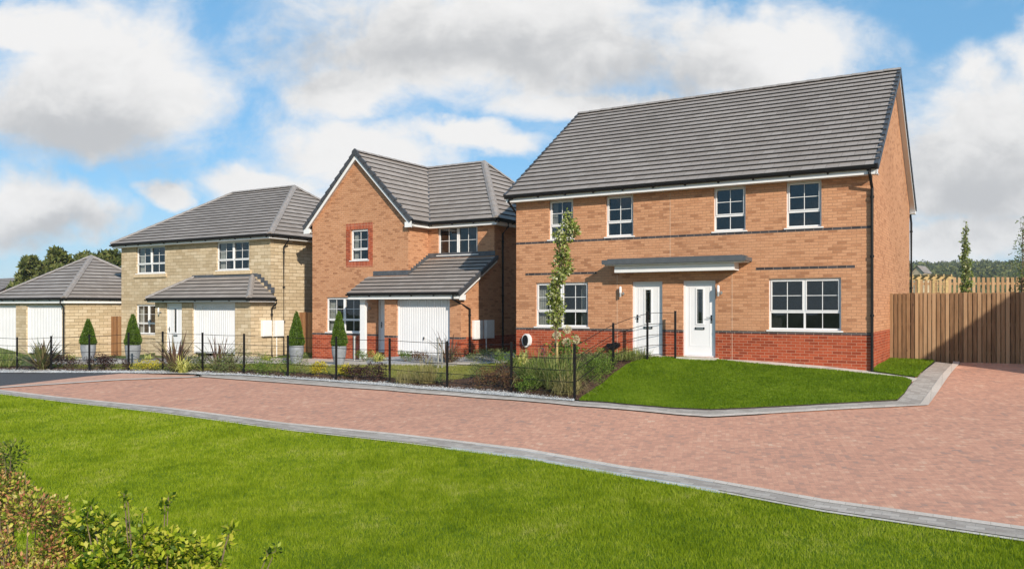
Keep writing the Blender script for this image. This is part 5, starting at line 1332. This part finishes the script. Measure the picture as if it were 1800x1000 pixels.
sp(790, 638, 58, 26, .03, 'phorp', 'flax_plant', 'dry brown flax with broken leaves by the right garage pier', droop=.6, spread=1.3)
lp(798, 636, 18, 36, 420, .05, 'rust', 'rusty_shrub', 'dark rusty bush beneath the dry brown flax')
lp(837, 636, 15, 30, 380, .045, 'grey', 'grey_shrub', 'grey green mound below the left white meter box')
lp(866, 636, 17, 42, 520, .045, 'grey', 'grey_shrub', 'grey green mound below the white meter box on a pole')
lp(842, 668, 26, 30, 420, .045, 'grey', 'grey_shrub', 'low greyish bush left of the reddish creeping bush')
lp(860, 679, 26, 60, 900, .045, 'rust', 'rusty_shrub', 'reddish spreading bush in the wide bark bed')
lp(890, 650, 24, 34, 500, .045, 'green', 'leafy_shrub', 'green bush behind the railing near the dark gap')
sp(918, 645, 30, 90, .028, 'yelv', 'variegated_sedge', 'bright yellow striped plant below the wall mounted charger', droop=.6)
lp(922, 668, 32, 40, 800, .045, 'green', 'leafy_shrub', 'dense green bush below the yellow striped plant')
sp(950, 676, 58, 420, .008, 'gr', 'grass_clump', 'tall green ornamental grass left of the staked tree', droop=.5, rnd=.35)
sp(985, 684, 66, 460, .008, 'gr', 'grass_clump', 'tall green ornamental grass directly before the staked tree', droop=.5, rnd=.35)
sp(997, 694, 50, 240, .007, 'straw', 'grass_clump', 'straw coloured grass at the front corner of the bed', droop=.7, rnd=.25)
lp(960, 645, 36, 26, 200, .04, 'purplefl', 'flowering_plant', 'dusky purple flowers left of the tree stake', 'flower')
def hydrangea():
    r = thing('hydrangea', 'cream flowering hydrangea beside the tree stake', 'flower', at(991, 645)); q = K(991, 645)
    n = 420; P = NR.normal(size=(n, 3))*np.array([.22,.2,.16])+np.array([0,0,.5]); v, f = leaves(P, NR.normal(size=(n, 3)), .09, .06); np_mesh('foliage', v, f, 'green', r)
    for dx, dy, z in ((-.20,-.1,.85),(.06,-.17,.66),(.32,-.05,.72),(.1,.02,1.0)):
        n = 160; d = NR.normal(size=(n, 3)); d /= np.linalg.norm(d, axis=1, keepdims=True); v, f = leaves(np.array([dx,dy,z])+d*.10*NR.rand(n)[:,None]**.4, d, .04, .035); np_mesh('flower_head', v, f, 'cream', r)
hydrangea()
lp(1030, 652, 30, 60, 900, .045, 'grey', 'grey_shrub', 'grey green bush right of the railing corner post')
lp(1040, 672, 34, 40, 700, .045, 'green', 'leafy_shrub', 'green bush beside the straw grass at the bed corner')
lp(1060, 640, 22, 36, 500, .045, 'green', 'leafy_shrub', 'green bush below the black pipe outlet')
lp(1052, 660, 26, 44, 800, .045, 'green', 'leafy_shrub', 'rounded green bush between the corner post and second slope post')
lp(905, 684, 20, 40, 600, .045, 'rust', 'rusty_shrub', 'low reddish bush at the post nearest the charger')
lp(930, 690, 24, 36, 700, .045, 'green', 'leafy_shrub', 'green bush at the front edge left of the tall green grasses')
sp(1100, 634, 18, 260, .007, 'gr', 'lavender_clump', 'low spiky lavender left of the first white door', droop=.25, rnd=.35)
sp(1122, 631, 18, 240, .007, 'gr', 'lavender_clump', 'low spiky lavender right under the first white door', droop=.25, rnd=.3)
# bollards / garden lights
def bollard(px, pb, pt, w, label):
    x, y, z = at(px, pb); h = (pb-pt)*y/F; r = thing('bollard_light', label, 'garden light', (x, y, z))
    m = MB(); m.tube([(0,0,-.1), (0,0,h-.06)], w, 'steel', 12); m.build('post', r)
    m = MB(); m.lathe((0,0,h-.06), [(w*1.25,0),(w*1.25,.045),(w*.6,.06),(0,.062)], 'steel', 12); m.build('cap', r)
bollard(623, 635, 591, .045, 'slim steel bollard light beside the white porch post')
bollard(770, 648, 594, .035, 'left of two thin steel posts in front of the brick garage door')
bollard(777, 648, 599, .028, 'right and shorter of two thin steel posts before the brick garage')

# foreground bushes
def fg_bush(name, label, clusters, n, ls, mat, wf=.6, sprigs=0, upd=.5):
    """clusters: (px, py, d, radius m) of leafy masses seen from the camera position"""
    C_ = []
    for px, py, d, rad in clusters: C_.append(((px-CX)/F*d, d, (HZ-py)/F*d, rad))
    C_ = np.array(C_); bx, by = C_[:,0].mean(), C_[:,1].mean(); g = gz(bx, by)
    r = thing(name, label, 'shrub', (bx, by, g+EYE)); o = np.array([bx, by, g])
    w = C_[:,3]**2; idx = NR.choice(len(C_), n, p=w/w.sum()); d = NR.normal(size=(n, 3)); d /= np.linalg.norm(d, axis=1, keepdims=True)
    P = C_[idx,:3]+d*(NR.rand(n)[:,None]**.4)*C_[idx,3:4]; D = d+NR.normal(size=(n, 3))*.5; D[:,2] += upd
    v, f = leaves(P-o, D, ls*NR.uniform(.5, 1.4, n), ls*wf*NR.uniform(.6, 1.3, n), .2, .2); np_mesh('foliage', v, f, mat, r)
    m = MB()
    for c in C_:
        e = c[:3]-o; m.tube([(e[0]*.2, e[1]*.2, 0), (e[0]*.7, e[1]*.7, e[2]*.6), tuple(e)], .01, 'bark', 6, radii=[.010,.006,.003])
        for k in range(2): q = NR.normal(size=3)*c[3]*.6; q[2] = abs(q[2]); m.tube([(e[0]*.7, e[1]*.7, e[2]*.6), tuple(e), tuple(e+q)], .006, 'bark', 5, radii=[.004,.003,.0015])
    m.build('stems', r)
    return r
cl = []
rs = random.Random(5)
for i in range(40):
    px = rs.uniform(-60, 118); top = np.interp(px, [-60, 0, 30, 60, 110, 130], [770, 800, 845, 862, 868, 940]); py = rs.uniform(top+18, 1050); cl.append((px, py, rs.uniform(5.2, 6.2), rs.uniform(.07, .15)))
fg_bush('berry_shrub', 'pink and yellow leaved shrub in the bottom left corner', cl, 19000, .030, 'pink', .55)
cl = []
for i in range(34):
    px = rs.uniform(-70, 30); py = rs.uniform(800, 1000); cl.append((px, py, rs.uniform(6.0, 6.6), rs.uniform(.08, .15)))
cl = [(5, 800, 6.3, .05), (8, 830, 6.3, .07)]+cl
fg_bush('dark_shrub', 'taller dark green shrub at the left edge behind the pink one', cl, 8000, .03, 'fgreen', .5)
cl = []
for i in range(48):
    px = rs.uniform(125, 400); top = np.interp(px, [125, 150, 200, 260, 330, 400], [930, 895, 905, 915, 945, 990]); py = rs.uniform(top+14, 1050); cl.append((px, py, rs.uniform(5.0, 5.9), rs.uniform(.05, .12)))
for px, py in ((225, 885), (218, 868), (290, 890), (296, 875), (160, 890), (398, 950), (404, 930), (470, 975), (485, 965), (380, 985), (250, 902)): cl.append((px, py, 5.4, .03))
fg_bush('lime_shrub', 'bright lime green leafy shrub at the bottom left', cl, 9500, .044, 'lime', .62, upd=.2)

# background trees
def big_tree(name, label, px, py_top, wpx, d, base_z, n, ls, mat='far', rs_=1, group=None, cz=.55):
    x = (px-CX)/F*d; top = (HZ-py_top)/F*d; h = top-base_z; rw = wpx/2/F*d
    r = thing(name, label, 'tree', (x, d, base_z+EYE), 0, group)
    rr = np.random.RandomState(rs_)
    m = MB(); m.tube([(0,0,-.5), (0,0,h*.35), (.1*rw,0,h*.7)], .2, 'bark', 8, radii=[h*.035, h*.025, h*.008])
    Kc = 34; cc = []
    for i in range(Kc):
        a = rr.uniform(0, 6.28); zz = rr.uniform(.30, .93); pr = math.sin(math.pi*min(1, max(0, (zz-.18)/.86)))**.6; q = rw*pr*rr.uniform(.15, .85)
        cc.append((q*math.cos(a), q*math.sin(a), h*zz, rw*rr.uniform(.22, .38)))
        m.tube([(0,0,h*max(.15, zz-.3)), (q*math.cos(a)*.5, q*math.sin(a)*.5, h*(zz-.1)), (q*math.cos(a), q*math.sin(a), h*zz)], .05, 'bark', 5, radii=[h*.012,h*.008,h*.003])
    m.build('trunk', r)
    cc = np.array(cc); idx = rr.randint(0, Kc, n); dd = rr.normal(size=(n, 3)); dd /= np.linalg.norm(dd, axis=1, keepdims=True)
    P = cc[idx,:3]+dd*(rr.rand(n)[:,None]**.45)*cc[idx,3:4]*np.array([1,1,.8])
    v, f = leaves(P, dd+rr.normal(size=(n, 3))*.6, ls*rr.uniform(.6, 1.4, n), ls*.7, .1, .2); np_mesh('crown', v, f, mat, r)
    return r
big_tree('mature_tree', 'leftmost dark tree behind the garage roof', 58, 450, 80, 62, -3, 8200, .34, rs_=1, group='trees behind the garage')
big_tree('mature_tree', 'tallest dark tree behind the garage ridge', 118, 430, 96, 60, -3, 12000, .34, rs_=2, group='trees behind the garage')
big_tree('mature_tree', 'dark tree just right of the tallest one behind the garage', 160, 436, 88, 64, -3, 10000, .34, rs_=3, group='trees behind the garage')
big_tree('mature_tree', 'dark tree touching the stone house roof corner', 198, 438, 80, 61, -3, 9000, .34, rs_=4, group='trees behind the garage')
big_tree('mature_tree', 'low dark tree between the leftmost and tallest ones', 88, 452, 76, 66, -3, 7600, .34, rs_=5, group='trees behind the garage')
big_tree('mature_tree', 'small dark tree at the far left behind garage roof', 34, 476, 54, 63, -3, 4600, .34, rs_=6, group='trees behind the garage')
# wood on the hillside
def hillside():
    rr = np.random.RandomState(4); P = []; D = []; SZ = []
    bm = bmesh.new(); bmesh.ops.create_icosphere(bm, subdivisions=2, radius=1); base = np.array([v.co[:] for v in bm.verts]); bf = np.array([[v.index for v in f.verts] for f in bm.faces]); bm.free()
    vs = []; fs = []; o = 0
    for i in range(2600):
        vis = i % 3 != 0
        a = rr.uniform(.46, .68) if vis else rr.uniform(-.9, .95)
        d = rr.uniform(235, 480); x = a*d; y = d; z = gz(x, y)+EYE; s_ = rr.uniform(2.4, 4.6)
        v = base*(1+.07*rr.normal(size=(len(base), 1)))*np.array([s_, s_, s_*rr.uniform(.75, 1.1)])*.92+np.array([x, y, z+s_*.75]); vs.append(v); fs.append(bf+o); o += len(base)
        if vis:
            n = 110; dd = rr.normal(size=(n, 3)); dd /= np.linalg.norm(dd, axis=1, keepdims=True); P.append(np.array([x, y, z+s_*.75])+dd*s_*rr.uniform(.85, 1.12, (n, 1))); D.append(dd+rr.normal(size=(n, 3))*.8)
    V1 = np.vstack(vs); F1 = np.vstack(fs); F1 = np.column_stack([F1, F1[:,2]])
    P = np.vstack(P); D = np.vstack(D); v2, f2 = leaves(P, D, rr.uniform(.6, 1.3, len(P)), rr.uniform(.5, 1.0, len(P)))
    # triangles of the crowns and leaf clumps share one mesh
    tri = np.vstack([F1[:,:3], f2[:,[0,1,2]]+len(V1), f2[:,[0,2,3]]+len(V1)])
    ob = np_mesh('hillside_wood', np.vstack([V1, v2]), tri, 'wood_far'); tag(ob, 'distant wooded hillside beyond the back gardens', 'wood', None, 'stuff')
def wood_far():
    m, nt, p, o = new_mat('distant_wood')
    g = N(nt, 'ShaderNodeNewGeometry'); tc = N(nt, 'ShaderNodeTexCoord'); n = N(nt, 'ShaderNodeTexNoise', i_Scale=.7, i_Detail=6.0, i_Roughness=.75); L(nt, tc.outputs['Object'], n.inputs['Vector'])
    v = mth(nt, 'ADD', mth(nt, 'MULTIPLY', n.outputs['Fac'], .9), mth(nt, 'MULTIPLY_ADD', g.outputs['Random Per Island'], .6, -.3), clamp=True)
    r = ramp(nt, [(.2, (.05,.07,.03)), (.5, (.11,.135,.05)), (.8, (.24,.25,.08))]); L(nt, v, r.inputs[0]); L(nt, r.outputs[0], p.inputs['Base Color']); p.inputs['Roughness'].default_value = .95; p.inputs['Specular IOR Level'].default_value = 0
    bp = N(nt, 'ShaderNodeBump', i_Strength=1.0, i_Distance=1.5); L(nt, n.outputs['Fac'], bp.inputs['Height']); L(nt, bp.outputs[0], p.inputs['Normal'])
    return m
MT['wood_far'] = wood_far(); hillside()
xr_ = (1602-CX)/F*150
simple_house('distant_house', 'small distant grey roofed house beyond the pergola', xr_, 150, (HZ-468)/F*150-4.0, 2.2, 3, 2.8, 4.0, 'stone', -.9)
simple_house('distant_house', 'distant dark roof at the far left edge behind the garage', (-22-CX)/F*70, 70, -3, 6, 8, 3.8, 5.6, 'red', .9)

# ================================================================ air
hz = MB(); hz.box(-720, 720, -720, 740, -14, 45, 'haze')
MT['haze'] = bpy.data.materials.new('haze_air'); MT['haze'].use_nodes = True; _n = MT['haze'].node_tree; _n.nodes.clear()
_o = _n.nodes.new('ShaderNodeOutputMaterial'); _v = _n.nodes.new('ShaderNodeVolumePrincipled'); _v.inputs['Color'].default_value = (.86,.91,.98,1); _v.inputs['Density'].default_value = .0003; _n.links.new(_v.outputs[0], _o.inputs['Volume'])
tag(hz.build('haze'), 'thin pale air between the houses and the wooded hill', 'haze', None, 'stuff')
# ================================================================ camera, sun, sky
cam = bpy.data.cameras.new('camera'); co = bpy.data.objects.new('camera', cam); COL.objects.link(co)
cam.sensor_width = 36; cam.lens = F/1800*36; co.location = (0, 0, EYE); co.rotation_euler = (math.pi/2, 0, 0); cam.shift_y = (HZ-500)/1800
cam.clip_start = .1; cam.clip_end = 5000; S.camera = co
el = math.atan(TANE)
sd = Vector((SUNH.x*math.cos(el), SUNH.y*math.cos(el), -math.sin(el)))
sun = bpy.data.lights.new('sun', 'SUN'); sun.energy = 4.8; sun.angle = math.radians(.55); sun.color = (1, .90, .77)
so = bpy.data.objects.new('sun', sun); COL.objects.link(so); so.rotation_euler = sd.to_track_quat('-Z', 'Y').to_euler(); so.location = (10, -20, 30)
W = bpy.data.worlds.new('World'); S.world = W; W.use_nodes = True; nt = W.node_tree; nt.nodes.clear()
out = nt.nodes.new('ShaderNodeOutputWorld'); bg = nt.nodes.new('ShaderNodeBackground'); L(nt, bg.outputs[0], out.inputs[0]); bg.inputs[1].default_value = .10
sky = nt.nodes.new('ShaderNodeTexSky'); sky.sky_type = 'NISHITA'; sky.sun_disc = False; sky.sun_elevation = el; sky.sun_rotation = math.atan2(-SUNH.x, -SUNH.y)
sky.air_density = 1.0; sky.dust_density = .6; sky.ozone_density = 2.0
tc = N(nt, 'ShaderNodeTexCoord'); sep = N(nt, 'ShaderNodeSeparateXYZ'); L(nt, tc.outputs['Generated'], sep.inputs[0])
ay = mth(nt, 'MAXIMUM', mth(nt, 'ABSOLUTE', sep.outputs[1]), .08)
az = mth(nt, 'DIVIDE', sep.outputs[0], ay); bz = mth(nt, 'DIVIDE', sep.outputs[2], ay)
cv = N(nt, 'ShaderNodeCombineXYZ'); L(nt, az, cv.inputs[0]); L(nt, mth(nt, 'MULTIPLY', bz, 1.35), cv.inputs[1])
def noise(scale, det, rough, dist=0, off=0):
    m = N(nt, 'ShaderNodeMapping'); m.inputs['Location'].default_value = (off, off*.7, 0); L(nt, cv.outputs[0], m.inputs[0])
    n = N(nt, 'ShaderNodeTexNoise', i_Scale=scale, i_Detail=det, i_Roughness=rough, i_Distortion=dist); L(nt, m.outputs[0], n.inputs['Vector']); return n.outputs['Fac']
w1 = noise(5, 7.0, .55, 0, 3); w2 = noise(5, 7.0, .55, 0, 9)
dxn = mth(nt, 'MULTIPLY', mth(nt, 'SUBTRACT', w1, .5), .16); dyn = mth(nt, 'MULTIPLY', mth(nt, 'SUBTRACT', w2, .5), .13)
ax_ = mth(nt, 'ADD', az, dxn); bx_ = mth(nt, 'ADD', bz, dyn)
def ell(px, py, rx, ry):
    u = mth(nt, 'MULTIPLY', mth(nt, 'SUBTRACT', ax_, (px-CX)/F), F/rx); v = mth(nt, 'MULTIPLY', mth(nt, 'SUBTRACT', bx_, (HZ-py)/F), F/ry)
    d = mth(nt, 'SQRT', mth(nt, 'ADD', mth(nt, 'MULTIPLY', u, u), mth(nt, 'MULTIPLY', v, v))); return mth(nt, 'SUBTRACT', 1, d)
def mx(lst):
    c = lst[0]
    for q in lst[1:]: c = mth(nt, 'SMOOTH_MAX', c, q, .12)
    return c
clouds = mx([ell(170,150,270,150), ell(60,60,130,60), ell(850,75,430,125), ell(640,150,130,70), ell(1340,85,250,85), ell(620,270,190,70), ell(470,330,110,60), ell(70,380,135,75), ell(1740,270,200,150), ell(1690,420,200,70), ell(280,350,60,26), ell(830,250,140,34), ell(1900,150,130,120), ell(1100,180,260,40)])
M = mth(nt, 'ADD', clouds, mth(nt, 'MULTIPLY', mth(nt, 'SUBTRACT', noise(8, 13.0, .64, .3, 5), .5), 1.5))
mr = N(nt, 'ShaderNodeMapRange', interpolation_type='SMOOTHSTEP'); mr.inputs[1].default_value = -.28; mr.inputs[2].default_value = .46; L(nt, M, mr.inputs[0])
cir = N(nt, 'ShaderNodeMapRange', interpolation_type='SMOOTHSTEP'); cir.inputs[1].default_value = .46; cir.inputs[2].default_value = .78; cir.inputs[4].default_value = .62; L(nt, noise(4.5, 8.0, .6, .6, 17), cir.inputs[0])
lowh = N(nt, 'ShaderNodeMapRange', interpolation_type='SMOOTHSTEP'); lowh.inputs[1].default_value = .20; lowh.inputs[2].default_value = -.02; lowh.inputs[3].default_value = 0; lowh.inputs[4].default_value = .32; L(nt, bz, lowh.inputs[0])
alpha = mth(nt, 'MAXIMUM', mth(nt, 'MAXIMUM', mr.outputs[0], cir.outputs[0]), lowh.outputs[0], clamp=True)
grey = mx([ell(830,85,330,62), ell(130,235,230,75), ell(250,300,120,50), ell(1730,330,170,110), ell(90,410,130,40), ell(1100,120,180,50)])
gm = N(nt, 'ShaderNodeMapRange', interpolation_type='SMOOTHSTEP'); gm.inputs[1].default_value = -.6; gm.inputs[2].default_value = .7
gn = mth(nt, 'ADD', mth(nt, 'MULTIPLY_ADD', noise(6, 10.0, .62, .35, 29), 1.9, -.95), mth(nt, 'MULTIPLY_ADD', noise(17, 8.0, .6, .5, 41), .9, -.45))
L(nt, mth(nt, 'ADD', mth(nt, 'MULTIPLY', grey, .75), gn), gm.inputs[0])
cc_ = ramp(nt, [(0, (7.8,7.75,7.7)), (.45, (6.8,6.8,6.8)), (1, (4.8,4.9,5.05))]); L(nt, gm.outputs[0], cc_.inputs[0])
skyc = mixc(nt, 'MULTIPLY', 1.0, sky.outputs[0], (.86, 1.12, 1.32))
skyc = mixc(nt, 'MIX', .6, skyc, (1.7,4.3,6.9))
fin = mixc(nt, 'MIX', alpha, skyc, cc_.outputs[0])
L(nt, fin, bg.inputs[0])
S.view_settings.view_transform = 'Standard'; S.view_settings.look = 'None'; S.view_settings.exposure = .22; S.view_settings.gamma = 1
S.render.engine = 'CYCLES'; S.cycles.max_bounces = 6; S.cycles.transparent_max_bounces = 12
